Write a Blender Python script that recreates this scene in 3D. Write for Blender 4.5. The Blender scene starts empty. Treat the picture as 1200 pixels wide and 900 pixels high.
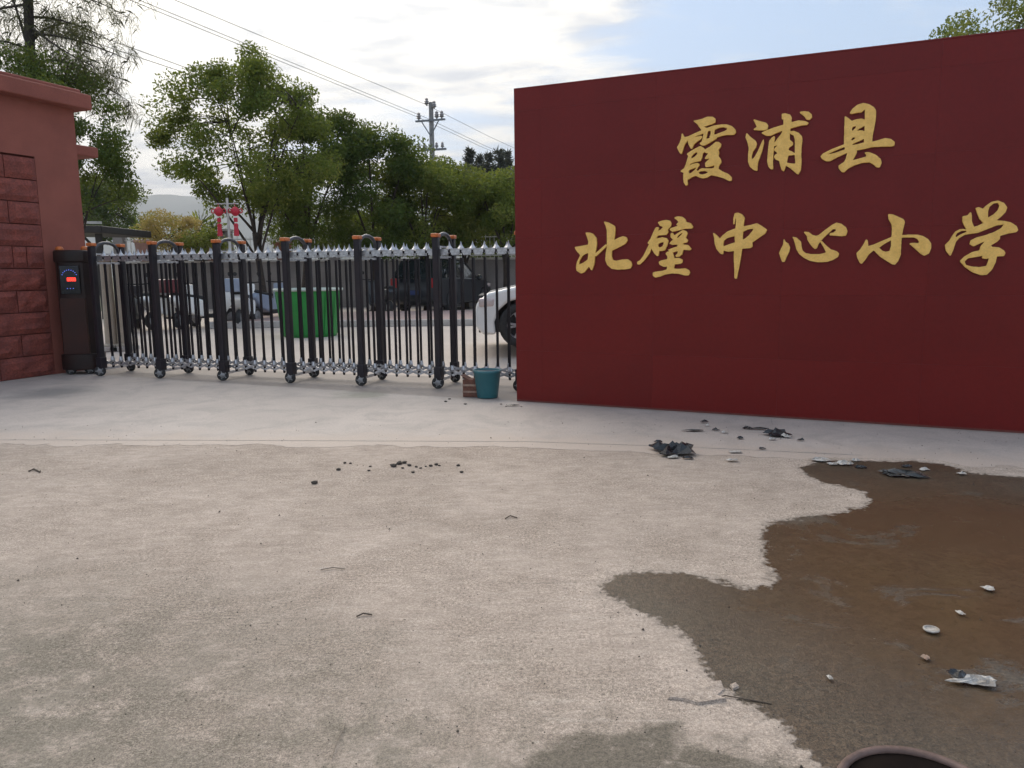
import bpy, bmesh, math, random
import numpy as np
from mathutils import Vector, Matrix, noise as mnoise

# ------------------------------------------------------------------ camera, sky, sun, exposure
S = bpy.context.scene
COL = S.collection
CAM_H, FPX, PITCH, ROLL = 1.4, 900.0, math.atan(131/900.0), -0.011
cam = bpy.data.cameras.new('camera'); cam_o = bpy.data.objects.new('camera', cam); COL.objects.link(cam_o)
cam.sensor_width = 36.0; cam.lens = FPX/1200*36; cam.clip_start = 0.05; cam.clip_end = 8000
RM = Matrix.Rotation(math.pi/2-PITCH, 3, 'X') @ Matrix.Rotation(ROLL, 3, 'Z')
cam_o.location = (0, 0, CAM_H); cam_o.rotation_euler = RM.to_euler()
S.camera = cam_o
SUN_EL, SUN_AZ = math.radians(36), math.radians(-27)      # azimuth from +Y, negative = left
sun_dir = Vector((math.sin(SUN_AZ)*math.cos(SUN_EL), math.cos(SUN_AZ)*math.cos(SUN_EL), math.sin(SUN_EL)))
sl = bpy.data.lights.new('sun', 'SUN'); sl.energy = 1.5; sl.angle = math.radians(50); sl.color = (1, .92, .80)
so = bpy.data.objects.new('sun', sl); COL.objects.link(so); so.location = (0, 0, 30)
so.rotation_euler = sun_dir.to_track_quat('Z', 'Y').to_euler()
S.view_settings.view_transform = 'Standard'; S.view_settings.look = 'None'
S.view_settings.exposure = 1.05; S.view_settings.gamma = 1.0
try:
    S.cycles.max_bounces = 6; S.cycles.diffuse_bounces = 3; S.cycles.glossy_bounces = 3; S.cycles.transmission_bounces = 3; S.cycles.volume_bounces = 0
except Exception: pass
W = bpy.data.worlds.new('World'); S.world = W; W.use_nodes = True

class NT:
    def __init__(s, tree): s.t = tree; s.n = tree.nodes; s.l = tree.links
    def new(s, typ, **kw):
        nd = s.n.new(typ)
        for k, v in kw.items():
            if k.startswith('i_'):
                nd.inputs[k[2:]].default_value = v
            else: setattr(nd, k, v)
        return nd
    def link(s, a, b): s.l.new(a, b)
    def math(s, op, a, b=None, clamp=False):
        m = s.new('ShaderNodeMath', operation=op, use_clamp=clamp)
        for i, v in enumerate((a, b)):
            if v is None: continue
            if isinstance(v, (int, float)): m.inputs[i].default_value = v
            else: s.link(v, m.inputs[i])
        return m.outputs[0]
    def ramp(s, fac, p0, p1, c0=(0, 0, 0, 1), c1=(1, 1, 1, 1), smooth=True):
        r = s.new('ShaderNodeValToRGB'); e = r.color_ramp.elements
        e[0].position = p0; e[1].position = p1; e[0].color = c0; e[1].color = c1
        if smooth: r.color_ramp.interpolation = 'EASE'
        s.link(fac, r.inputs[0]); return r.outputs[0]
    def mix(s, fac, a, b, mode='MIX'):
        m = s.new('ShaderNodeMix', data_type='RGBA', blend_type=mode)
        for sock, v in ((m.inputs[0], fac), (m.inputs[6], a), (m.inputs[7], b)):
            if isinstance(v, (int, float)): sock.default_value = v
            elif isinstance(v, tuple): sock.default_value = v if len(v) == 4 else (*v, 1)
            else: s.link(v, sock)
        return m.outputs[2]
    def noise(s, vec, scale, detail=4, rough=.55, dist=0.0):
        n = s.new('ShaderNodeTexNoise'); n.inputs['Scale'].default_value = scale
        n.inputs['Detail'].default_value = detail; n.inputs['Roughness'].default_value = rough
        n.inputs['Distortion'].default_value = dist
        if vec is not None: s.link(vec, n.inputs['Vector'])
        return n.outputs[0]

def build_world():
    g = NT(W.node_tree); g.n.clear()
    out = g.new('ShaderNodeOutputWorld'); bg = g.new('ShaderNodeBackground'); bg.inputs[1].default_value = 0.1
    sky = g.new('ShaderNodeTexSky', sky_type='NISHITA', sun_disc=False)
    sky.sun_elevation = SUN_EL; sky.sun_rotation = SUN_AZ
    sky.air_density = 1.0; sky.dust_density = 2.0; sky.ozone_density = 1.0
    tc = g.new('ShaderNodeTexCoord'); sep = g.new('ShaderNodeSeparateXYZ'); g.link(tc.outputs['Generated'], sep.inputs[0])
    zz = g.math('ADD', g.math('MAXIMUM', sep.outputs[2], 0.0), 0.16)
    cv = g.new('ShaderNodeCombineXYZ')
    g.link(g.math('DIVIDE', sep.outputs[0], zz), cv.inputs[0]); g.link(g.math('DIVIDE', sep.outputs[1], zz), cv.inputs[1])
    mp = g.new('ShaderNodeMapping'); mp.inputs['Rotation'].default_value = (0, 0, .35); mp.inputs['Scale'].default_value = (.8, 1.5, 1)
    mp.inputs['Location'].default_value = (3.3, 1.7, 0)
    g.link(cv.outputs[0], mp.inputs[0])
    n1 = g.noise(mp.outputs[0], 1.1, 8, .56, .35)
    n2 = g.noise(mp.outputs[0], 3.4, 6, .6, .3)
    dot = g.new('ShaderNodeVectorMath', operation='DOT_PRODUCT'); g.link(tc.outputs['Generated'], dot.inputs[0])
    dot.inputs[1].default_value = sun_dir
    glow = g.ramp(dot.outputs['Value'], .74, .985)          # thin cloud lit through around the sun
    dens = g.math('ADD', g.math('ADD', g.math('MULTIPLY', n1, .75), g.math('MULTIPLY', n2, .25)), g.math('MULTIPLY', glow, .26))
    cl = g.ramp(dens, .46, .62)
    shade = g.ramp(n2, .36, .60)
    ccol = g.mix(g.math('MULTIPLY', glow, g.math('ADD', .45, g.math('MULTIPLY', shade, .55))), g.mix(shade, (3.5, 3.75, 4.2, 1), (6.5, 6.15, 5.55, 1)), (9.6, 9.1, 8.2, 1))
    base = g.mix(.70, sky.outputs[0], (2.5, 3.5, 4.95, 1))
    colr = g.mix(cl, base, ccol)
    g.link(colr, bg.inputs[0]); g.link(bg.outputs[0], out.inputs[0])
build_world()

# ------------------------------------------------------------------ pixel -> place helpers (a pixel gives a direction only)
def V(*a): return Vector(a)
CO = V(0, 0, CAM_H)
def ray(px, py): return RM @ V((px-600)/FPX, -(py-450)/FPX, -1)
def at_z(px, py, z=0.0): d = ray(px, py); return CO + d*((z-CAM_H)/d.z)
def at_y(px, py, y): d = ray(px, py); return CO + d*(y/d.y)
def at_plane(px, py, p, n): d = ray(px, py); return CO + d*((p-CO).dot(n)/d.dot(n))

# ------------------------------------------------------------------ materials
def lin(r, g, b):
    f = lambda c: c/12.92 if c <= .04045 else ((c+.055)/1.055)**2.4
    return (f(r/255), f(g/255), f(b/255), 1)
def material(name, c1, c2=None, rough=.6, metal=0.0, scale=6.0, fine=0.0, bump=0.0, bscale=60.0, spec=.5, rvar=0.0, coat=0.0, lo=.35, hi=.65):
    m = bpy.data.materials.new(name); m.use_nodes = True
    g = NT(m.node_tree); p = g.n['Principled BSDF']
    tc = g.new('ShaderNodeTexCoord'); vec = tc.outputs['Object']
    p.inputs['Roughness'].default_value = rough; p.inputs['Metallic'].default_value = metal
    p.inputs['Specular IOR Level'].default_value = spec; p.inputs['Coat Weight'].default_value = coat
    c1 = tuple(c1)+(1,) if len(c1) == 3 else c1
    if c2 is None: c2 = tuple(v*.82 for v in c1[:3])+(1,)
    c2 = tuple(c2)+(1,) if len(c2) == 3 else c2
    n = g.noise(vec, scale, 6, .6)
    col = g.mix(g.ramp(n, lo, hi), c1, c2)
    if fine:
        f = g.noise(vec, bscale, 4, .7)
        col = g.mix(fine, col, g.ramp(f, .3, .7, (.25, .25, .25, 1), (1.25, 1.25, 1.25, 1)), 'MULTIPLY')
    g.link(col, p.inputs['Base Color'])
    if rvar:
        g.link(g.math('ADD', g.math('MULTIPLY', n, rvar), rough-rvar*.5, True), p.inputs['Roughness'])
    if bump:
        b = g.new('ShaderNodeBump'); b.inputs['Strength'].default_value = bump; b.inputs['Distance'].default_value = .01
        g.link(g.noise(vec, bscale, 5, .65), b.inputs['Height']); g.link(b.outputs[0], p.inputs['Normal'])
    return m

def emit_mat(name, c, strength):
    m = bpy.data.materials.new(name); m.use_nodes = True; p = m.node_tree.nodes['Principled BSDF']
    p.inputs['Base Color'].default_value = (*c, 1); p.inputs['Emission Color'].default_value = (*c, 1)
    p.inputs['Emission Strength'].default_value = strength; return m

def leaf_material(name, c1, c2, c3, trans=.35):
    m = bpy.data.materials.new(name); m.use_nodes = True
    g = NT(m.node_tree); p = g.n['Principled BSDF']; out = g.n['Material Output']
    at = g.new('ShaderNodeAttribute', attribute_name='tint')
    r = g.new('ShaderNodeValToRGB'); e = r.color_ramp.elements
    e[0].color = (*c1, 1); e[1].color = (*c3, 1); e[1].position = 1.0
    k = e.new(.5); k.color = (*c2, 1)
    g.link(at.outputs['Fac'], r.inputs[0]); g.link(r.outputs[0], p.inputs['Base Color'])
    p.inputs['Roughness'].default_value = .55; p.inputs['Specular IOR Level'].default_value = .15
    t = g.new('ShaderNodeBsdfTranslucent'); g.link(g.mix(.5, r.outputs[0], (.30, .32, .04, 1)), t.inputs[0])
    mx = g.new('ShaderNodeMixShader'); mx.inputs[0].default_value = trans
    g.link(p.outputs[0], mx.inputs[1]); g.link(t.outputs[0], mx.inputs[2]); g.link(mx.outputs[0], out.inputs[0])
    return m

def ground_material(name, kind):
    m = bpy.data.materials.new(name); m.use_nodes = True
    g = NT(m.node_tree); p = g.n['Principled BSDF']
    tc = g.new('ShaderNodeTexCoord'); vec = tc.outputs['Object']
    big = g.noise(vec, .55, 5, .6, .4); mid = g.noise(vec, 3.2, 6, .62, .2); fin = g.noise(vec, 46, 5, .75); grit = g.noise(vec, 150, 3, .7)
    vor = g.new('ShaderNodeTexVoronoi', feature='F1'); vor.inputs['Scale'].default_value = 70; vor.inputs['Randomness'].default_value = 1; g.link(vec, vor.inputs['Vector'])
    def blob(x, y, r0, r1, amp=.9, nz=1.6):     # stains and painted patches with a shape of their own
        mp = g.new('ShaderNodeVectorMath', operation='DISTANCE'); g.link(vec, mp.inputs[0]); mp.inputs[1].default_value = (x, y, 0)
        d = g.math('ADD', mp.outputs['Value'], g.math('MULTIPLY', g.math('SUBTRACT', g.noise(vec, nz, 6, .65), .5), amp*2))
        return g.math('SUBTRACT', 1.0, g.ramp(d, r0/10, r1/10)) if False else g.ramp(g.math('DIVIDE', d, 10.0), r0/10, r1/10, (1, 1, 1, 1), (0, 0, 0, 1))
    def dry():
        c = g.mix(g.ramp(big, .3, .7), (.485, .402, .343, 1), (.585, .487, .418, 1))
        c = g.mix(g.math('MULTIPLY', g.ramp(mid, .42, .7), .5), c, (.43, .352, .293, 1))
        mb = g.new('ShaderNodeMapping'); mb.inputs['Rotation'].default_value = (0, 0, -.25); mb.inputs['Scale'].default_value = (1, 2.0, 1); g.link(vec, mb.inputs[0])
        blot = g.noise(mb.outputs[0], 8.0, 8, .82, .2); wear = g.ramp(g.noise(vec, 1.15, 6, .65, .5), .36, .64)
        c = g.mix(.9, c, g.ramp(blot, .34, .68, (.78, .775, .76, 1), (1.10, 1.10, 1.10, 1)), 'MULTIPLY')
        pit = g.ramp(vor.outputs['Distance'], .06, .26, (1, 1, 1, 1), (0, 0, 0, 1))
        pm = g.math('MULTIPLY', pit, g.ramp(g.noise(vec, 5.5, 4, .6), .45, .62))
        c = g.mix(g.math('MULTIPLY', pm, .8), c, (.13, .112, .10, 1))
        v2 = g.new('ShaderNodeTexVoronoi', feature='F1'); v2.inputs['Scale'].default_value = 24; g.link(vec, v2.inputs['Vector'])
        chip = g.math('MULTIPLY', g.ramp(v2.outputs['Distance'], .05, .16, (1, 1, 1, 1), (0, 0, 0, 1)), g.ramp(g.noise(vec, 2.1, 4, .6), .50, .66))
        c = g.mix(g.math('MULTIPLY', chip, .7), c, (.20, .175, .155, 1))
        v3 = g.new('ShaderNodeTexVoronoi', feature='F1'); v3.inputs['Scale'].default_value = 38; g.link(vec, v3.inputs['Vector'])
        agg = g.math('MULTIPLY', g.ramp(v3.outputs['Distance'], .10, .24, (1, 1, 1, 1), (0, 0, 0, 1)), g.ramp(g.noise(vec, 3.7, 4, .6), .48, .64))
        c = g.mix(g.math('MULTIPLY', agg, .45), c, (.66, .60, .545, 1))
        moss = g.math('MULTIPLY', blob(-2.1, 1.7, .6, 2.3, .9), g.ramp(g.noise(vec, 7, 8, .80), .34, .55))
        moss2 = g.math('MULTIPLY', blob(-.5, 1.7, .1, 1.35, .7), g.ramp(g.noise(vec, 8, 7, .72), .38, .62))
        c = g.mix(g.math('MULTIPLY', moss, .88), c, (.225, .200, .160, 1))
        c = g.mix(g.math('MULTIPLY', moss2, .80), c, (.24, .212, .168, 1))
        damp = g.math('MULTIPLY', blob(.36, 1.70, .42, .58, .30, 6), g.ramp(g.noise(vec, 13, 8, .78), .28, .46))
        c = g.mix(g.math('MULTIPLY', damp, .88), c, g.mix(g.ramp(g.noise(vec, 60, 4, .75), .3, .7), (.125, .108, .084, 1), (.19, .165, .128, 1)))
        mpp = g.new('ShaderNodeMapping'); mpp.inputs['Rotation'].default_value = (0, 0, .75); mpp.inputs['Scale'].default_value = (3, 13, 1); g.link(vec, mpp.inputs[0])
        st = g.math('MULTIPLY', g.ramp(g.noise(mpp.outputs[0], 1.3, 6, .68), .55, .68), g.ramp(big, .38, .6))
        c = g.mix(g.math('MULTIPLY', st, .34), c, (.66, .575, .51, 1))
        mq = g.new('ShaderNodeMapping'); mq.inputs['Rotation'].default_value = (0, 0, -.9); mq.inputs['Scale'].default_value = (1.2, 13, 1); g.link(vec, mq.inputs[0])
        sd = g.math('MULTIPLY', g.ramp(g.noise(mq.outputs[0], 1.1, 6, .68), .58, .70), wear)
        c = g.mix(g.math('MULTIPLY', sd, .35), c, (.27, .245, .215, 1))
        c = g.mix(g.math('ADD', g.math('MULTIPLY', wear, .5), .45), c, g.ramp(g.noise(vec, 70, 5, .78), .28, .72, (.40, .395, .39, 1), (1.30, 1.29, 1.27, 1)), 'MULTIPLY')
        c = g.mix(g.math('ADD', g.math('MULTIPLY', wear, .5), .45), c, g.ramp(g.noise(vec, 200, 3, .75), .3, .7, (.40, .395, .39, 1), (1.34, 1.33, 1.31, 1)), 'MULTIPLY')
        h = g.math('SUBTRACT', g.math('ADD', g.math('ADD', g.math('MULTIPLY', fin, .7), g.math('MULTIPLY', grit, .35)), g.math('MULTIPLY', mid, .8)), g.math('MULTIPLY', g.math('ADD', pm, chip), .35))
        return c, h
    def wetc():
        dz = blob(2.35, 3.2, .7, 2.0, .7)
        deep = g.math('ADD', g.math('MULTIPLY', dz, .9), g.math('MULTIPLY', g.ramp(big, .45, .65), .25), True)
        shoal = g.math('MULTIPLY', g.ramp(g.noise(vec, 1.9, 6, .65, .6), .54, .66), .85)
        deep = g.math('MULTIPLY', deep, g.math('SUBTRACT', 1.0, shoal))
        c = g.mix(g.ramp(mid, .35, .68), (.094, .075, .054, 1), (.060, .050, .037, 1))
        c = g.mix(g.math('MULTIPLY', g.ramp(g.noise(vec, 1.6, 5, .6), .42, .62), .6), c, (.096, .062, .038, 1))
        c = g.mix(g.math('MULTIPLY', deep, .8), c, (.096, .060, .033, 1))
        c = g.mix(g.math('MULTIPLY', shoal, .35), c, (.12, .105, .088, 1))
        inv = g.math('SUBTRACT', 1.0, deep, True)
        c = g.mix(g.math('MULTIPLY', inv, .9), c, g.ramp(fin, .25, .75, (.42, .42, .42, 1), (1.45, 1.43, 1.4, 1)), 'MULTIPLY')
        c = g.mix(g.math('MULTIPLY', inv, .9), c, g.ramp(grit, .3, .7, (.35, .35, .35, 1), (1.6, 1.57, 1.52, 1)), 'MULTIPLY')
        c = g.mix(.35, c, g.ramp(g.noise(vec, 17, 5, .7, .8), .3, .7, (.55, .55, .5, 1), (1.3, 1.25, 1.2, 1)), 'MULTIPLY')
        ro = g.math('SUBTRACT', .46, g.math('MULTIPLY', deep, .34))
        h = g.math('MULTIPLY', g.math('ADD', g.math('MULTIPLY', fin, .7), g.math('MULTIPLY', grit, .4)), g.math('SUBTRACT', 1.04, deep))
        return c, h, ro
    if kind == 'rough':
        c, h = dry()
        b = g.new('ShaderNodeBump'); b.inputs['Strength'].default_value = .6; b.inputs['Distance'].default_value = .012
        p.inputs['Roughness'].default_value = .9; p.inputs['Specular IOR Level'].default_value = .3
    elif kind == 'apron':
        c = g.mix(g.ramp(big, .3, .7), (.468, .408, .368, 1), (.545, .475, .428, 1))
        c = g.mix(g.math('MULTIPLY', g.ramp(g.noise(vec, 2.2, 8, .72, .6), .42, .66), .55), c, (.345, .308, .283, 1))
        c = g.mix(.5, c, g.ramp(fin, .3, .7, (.75, .75, .75, 1), (1.12, 1.12, 1.12, 1)), 'MULTIPLY')
        dirt = g.math('MULTIPLY', blob(-1.75, 8.9, .05, .5, .35, 4), .55)
        c = g.mix(dirt, c, (.20, .21, .15, 1))
        d2 = g.math('MULTIPLY', blob(-5.6, 9.3, .1, .75, .35, 3), .7)  # shadow at the left of the apron, painted in as a dark patch
        c = g.mix(d2, c, (.16, .16, .16, 1))
        sp = g.new('ShaderNodeSeparateXYZ'); g.link(vec, sp.inputs[0])
        nz_ = g.math('MULTIPLY', g.math('SUBTRACT', g.noise(vec, 2.6, 8, .75), .5), 1.5)
        t = g.math('ADD', g.math('SUBTRACT', g.math('ADD', sp.outputs[1], g.math('ADD', g.math('MULTIPLY', sp.outputs[0], .07), g.math('MULTIPLY', g.math('MAXIMUM', sp.outputs[0], 0.0), .18))), 6.15), nz_)
        c = g.mix(g.math('MULTIPLY', g.ramp(t, .0, .75, (1, 1, 1, 1), (0, 0, 0, 1)), .8), c, (.50, .41, .345, 1))     # sandy dust trodden onto the apron's edge
        c = g.mix(.55, c, g.ramp(g.noise(vec, 95, 5, .75), .28, .72, (.62, .61, .60, 1), (1.2, 1.2, 1.19, 1)), 'MULTIPLY')
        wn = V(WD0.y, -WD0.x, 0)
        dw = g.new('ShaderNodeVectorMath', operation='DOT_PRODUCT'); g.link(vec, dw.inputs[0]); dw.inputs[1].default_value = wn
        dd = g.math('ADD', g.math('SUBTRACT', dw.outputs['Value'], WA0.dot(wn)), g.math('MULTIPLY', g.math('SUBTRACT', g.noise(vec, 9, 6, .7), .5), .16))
        c = g.mix(g.math('MULTIPLY', g.ramp(dd, .0, .12, (1, 1, 1, 1), (0, 0, 0, 1)), .6), c, (.19, .155, .135, 1))     # contact shade and grime painted along the foot of the sign wall
        h = g.math('ADD', g.math('MULTIPLY', fin, .5), g.math('MULTIPLY', mid, .8))
        b = g.new('ShaderNodeBump'); b.inputs['Strength'].default_value = .3; b.inputs['Distance'].default_value = .008
        p.inputs['Roughness'].default_value = .72
    elif kind == 'yard':
        c = g.mix(g.ramp(big, .3, .7), (.50, .43, .375, 1), (.57, .49, .43, 1))
        c = g.mix(.5, c, g.ramp(fin, .3, .7, (.75, .75, .75, 1), (1.12, 1.12, 1.12, 1)), 'MULTIPLY')
        h = fin; b = g.new('ShaderNodeBump'); b.inputs['Strength'].default_value = .3; b.inputs['Distance'].default_value = .01
        p.inputs['Roughness'].default_value = .85
    else:       # wet concrete under a film of muddy water, its rim drying back to the dry surface
        c0, h0 = dry(); c1, h1, r1 = wetc()
        at = g.new('ShaderNodeAttribute', attribute_name='wet')
        f = g.math('ADD', at.outputs['Fac'], g.math('ADD', g.math('MULTIPLY', g.math('SUBTRACT', g.noise(vec, 26, 6, .7), .5), .55), g.math('MULTIPLY', g.math('SUBTRACT', g.noise(vec, 6, 5, .65), .5), .6)))
        k = g.ramp(f, .46, .56)
        hal = g.ramp(f, .30, .50)
        c0 = g.mix(g.math('MULTIPLY', hal, .25), c0, (.22, .19, .16, 1))
        c = g.mix(k, c0, c1)
        g.link(g.math('ADD', g.math('MULTIPLY', k, g.math('SUBTRACT', r1, .9)), .9), p.inputs['Roughness'])
        p.inputs['Specular IOR Level'].default_value = .4
        h = g.math('ADD', g.math('MULTIPLY', g.math('SUBTRACT', 1.0, k), h0), g.math('MULTIPLY', k, h1))
        b = g.new('ShaderNodeBump'); b.inputs['Strength'].default_value = .55; b.inputs['Distance'].default_value = .011
    g.link(c, p.inputs['Base Color']); g.link(h, b.inputs['Height']); g.link(b.outputs[0], p.inputs['Normal'])
    return m

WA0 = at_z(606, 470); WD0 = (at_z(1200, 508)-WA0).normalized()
M = {}
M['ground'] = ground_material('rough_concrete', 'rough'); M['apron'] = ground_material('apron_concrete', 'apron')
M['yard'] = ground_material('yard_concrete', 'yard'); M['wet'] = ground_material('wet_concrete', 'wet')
M['joint'] = material('joint_filler', (.27, .25, .23), (.40, .37, .34), .9, scale=9)
M['terrain'] = material('terrain_grass', (.07, .09, .04), (.11, .11, .06), .9, scale=.05)
M['hill'] = material('hill_forest', (.04, .055, .03), (.06, .075, .045), .95, scale=.02)
M['black_post'] = material('black_post_paint', (.016, .014, .019), (.026, .018, .021), .42, 0, scale=4, rvar=.2, spec=.28)
M['black_bar'] = material('black_bar_paint', (.010, .009, .012), (.018, .012, .014), .5, 0, scale=5, spec=.2)
M['silver'] = material('brushed_aluminium', (.52, .52, .54), (.36, .36, .38), .38, .8, scale=30, rvar=.25, bump=.08, bscale=80)
M['arch'] = material('dull_grey_tube', (.11, .11, .12), (.07, .07, .08), .4, .7, scale=20)
M['orange'] = material('orange_cap_plastic', (.62, .16, .035), (.45, .12, .03), .45, scale=20)
M['rubber'] = material('black_rubber', (.018, .018, .019), (.03, .03, .03), .75, scale=20)
M['hub'] = material('grey_hub', (.28, .28, .29), (.2, .2, .2), .45, .4, scale=20)
M['housing'] = material('dark_housing_paint', (.016, .010, .010), (.028, .013, .011), .38, 0, scale=2.5, rvar=.15, spec=.3)
M['housing_brown'] = material('brown_housing_panel', (.048, .013, .009), (.032, .011, .009), .35, 0, scale=3, spec=.3)
M['screen'] = material('panel_glass', (.006, .006, .012), (.01, .01, .016), .15, scale=3)
M['led_red'] = emit_mat('led_red', (1, .05, .03), 1.1); M['led_blue'] = emit_mat('led_blue', (.15, .22, 1), .8)
M['stone'] = material('red_painted_stone', (.270, .066, .046), (.190, .047, .036), .8, scale=5, fine=.55, bump=.6, bscale=38)
M['plaster'] = material('red_plaster', (.300, .093, .067), (.245, .075, .055), .85, scale=1.6, fine=.3, bump=.18, bscale=90)
M['mortar'] = material('dark_joint', (.150, .042, .032), (.11, .032, .025), .9, scale=10)
M['panel'] = [material('dark_red_cladding_%d' % i, c, c2, .34, scale=1.1, rvar=.14, fine=.12, bump=.05, bscale=25, spec=.24) for i, (c, c2) in enumerate(
    [((.152, .0092, .0078), (.136, .0083, .0071)), ((.155, .0094, .0080), (.139, .0085, .0073)), ((.150, .0090, .0076), (.154, .0093, .0079))])]
M['gold'] = material('gold_letter_paint', (.90, .56, .150), (.80, .48, .115), .40, .12, scale=14, rvar=.2, fine=.15, bump=.06, bscale=60)
M['teal'] = material('teal_plastic', (.020, .115, .140), (.028, .135, .155), .4, scale=6, rvar=.15)
M['brick_box'] = material('brown_box', (.17, .065, .04), (.11, .045, .03), .8, scale=14, fine=.4, bump=.3)
M['label_pale'] = material('pale_label', (.34, .24, .18), (.25, .16, .12), .8, scale=18)
M['pot_brown'] = material('brown_pot_clay', (.105, .060, .046), (.15, .092, .075), .55, scale=9, fine=.3, bump=.1, bscale=40)
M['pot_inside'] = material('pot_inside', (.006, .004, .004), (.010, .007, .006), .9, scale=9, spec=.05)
M['green'] = material('green_plastic', (.012, .21, .035), (.02, .26, .05), .42, scale=2.5, rvar=.15)
M['pale_rim'] = material('pale_rim_plastic', (.50, .56, .50), (.4, .46, .42), .5, scale=8)
M['white_paint'] = material('white_car_paint', (.84, .84, .82), (.78, .78, .77), .25, scale=2, coat=.6)
M['dark_paint'] = material('dark_car_paint', (.012, .015, .020), (.018, .021, .026), .3, scale=2, coat=.2)
M['maroon'] = material('maroon_plastic', (.13, .014, .022), (.10, .012, .018), .35, scale=4)
M['blue'] = material('pale_blue_plastic', (.28, .33, .42), (.24, .28, .37), .4, scale=4)
M['glass'] = material('dark_window_glass', (.012, .016, .018), (.02, .026, .028), .06, scale=2, spec=.7)
M['red_lens'] = material('red_lens', (.35, .012, .015), (.28, .01, .012), .2, scale=9)
M['clear_lens'] = material('clear_lens', (.66, .56, .54), (.55, .48, .47), .12, scale=9, metal=.2)
M['plate'] = material('blue_plate', (.03, .05, .15), (.035, .055, .14), .5, scale=5)
M['bark'] = material('bark', (.060, .044, .034), (.035, .027, .022), .9, scale=9, fine=.6, bump=.8, bscale=30)
M['wall_grey'] = material('grey_render', (.26, .235, .225), (.20, .18, .175), .85, scale=1.1, fine=.3, bump=.1)
M['white_rail'] = material('white_railing_paint', (.58, .57, .55), (.46, .45, .43), .6, scale=8)
M['pink_pave'] = material('pink_paving', (.40, .28, .255), (.46, .34, .31), .8, scale=3, fine=.4)
M['kerb'] = material('pale_kerb', (.50, .47, .44), (.40, .37, .35), .8, scale=4, fine=.3)
M['terracotta'] = material('terracotta', (.26, .10, .062), (.18, .075, .05), .8, scale=9)
M['dark_pot'] = material('dark_glazed_pot', (.045, .035, .03), (.07, .055, .045), .4, scale=9)
M['pink_pot'] = material('pink_pot', (.42, .25, .22), (.34, .2, .18), .6, scale=9)
M['roof_dark'] = material('dark_sheet_roof', (.028, .023, .022), (.02, .017, .017), .6, scale=3)
M['roof_edge'] = material('pale_sheet_edge', (.48, .47, .46), (.4, .4, .39), .5, scale=3)
M['column'] = material('cream_column', (.40, .35, .28), (.33, .29, .235), .75, scale=2, fine=.2)
M['lantern'] = material('red_lantern_cloth', (.56, .022, .05), (.45, .018, .04), .55, scale=9)
M['pole'] = material('weathered_concrete_pole', (.30, .30, .30), (.22, .22, .22), .85, scale=5, fine=.3)
M['steel'] = material('galvanised_steel', (.20, .21, .23), (.15, .16, .17), .5, .5, scale=9)
M['porcelain'] = material('insulator_porcelain', (.30, .29, .30), (.22, .21, .22), .25, scale=9)
M['wire'] = material('wire_black', (.05, .05, .055), (.07, .07, .075), .6, scale=9)
M['bag_black'] = material('black_plastic_film', (.012, .012, .014), (.03, .03, .032), .22, scale=12)
M['bag_grey'] = material('grey_plastic_film', (.10, .10, .095), (.05, .05, .048), .2, scale=9)
M['paper'] = material('white_paper', (.60, .575, .54), (.33, .29, .25), .8, scale=34, fine=.3)
M['label_grey'] = material('dirty_white_plastic', (.52, .49, .45), (.33, .29, .25), .5, scale=60)
M['clod'] = material('dark_clod', (.045, .038, .032), (.075, .062, .05), .9, scale=40, bump=.5)
M['flake'] = material('concrete_flake', (.40, .355, .315), (.32, .285, .25), .88, scale=14, fine=.6, bump=.5, bscale=90)
M['twig'] = material('dry_twig', (.30, .25, .20), (.20, .16, .12), .9, scale=30)
M['dark_twig'] = material('dark_twig', (.07, .05, .04), (.1, .08, .06), .9, scale=30)
M['leaf_a'] = leaf_material('leaf_camphor', (.042, .080, .020), (.095, .150, .033), (.22, .235, .058), .45)
M['leaf_b'] = leaf_material('leaf_dark', (.018, .042, .014), (.046, .090, .023), (.10, .152, .038), .38)
M['leaf_c'] = leaf_material('leaf_yellowish', (.050, .088, .022), (.110, .148, .034), (.25, .245, .06), .42)
M['leaf_gold'] = leaf_material('leaf_golden', (.20, .18, .06), (.42, .30, .12), (.60, .40, .20), .4)
M['needle'] = leaf_material('needle_casuarina', (.028, .034, .022), (.05, .055, .032), (.085, .075, .045), .3)
M['pine'] = leaf_material('needle_pine', (.03, .038, .034), (.045, .05, .046), (.06, .065, .055), .1)

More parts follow.
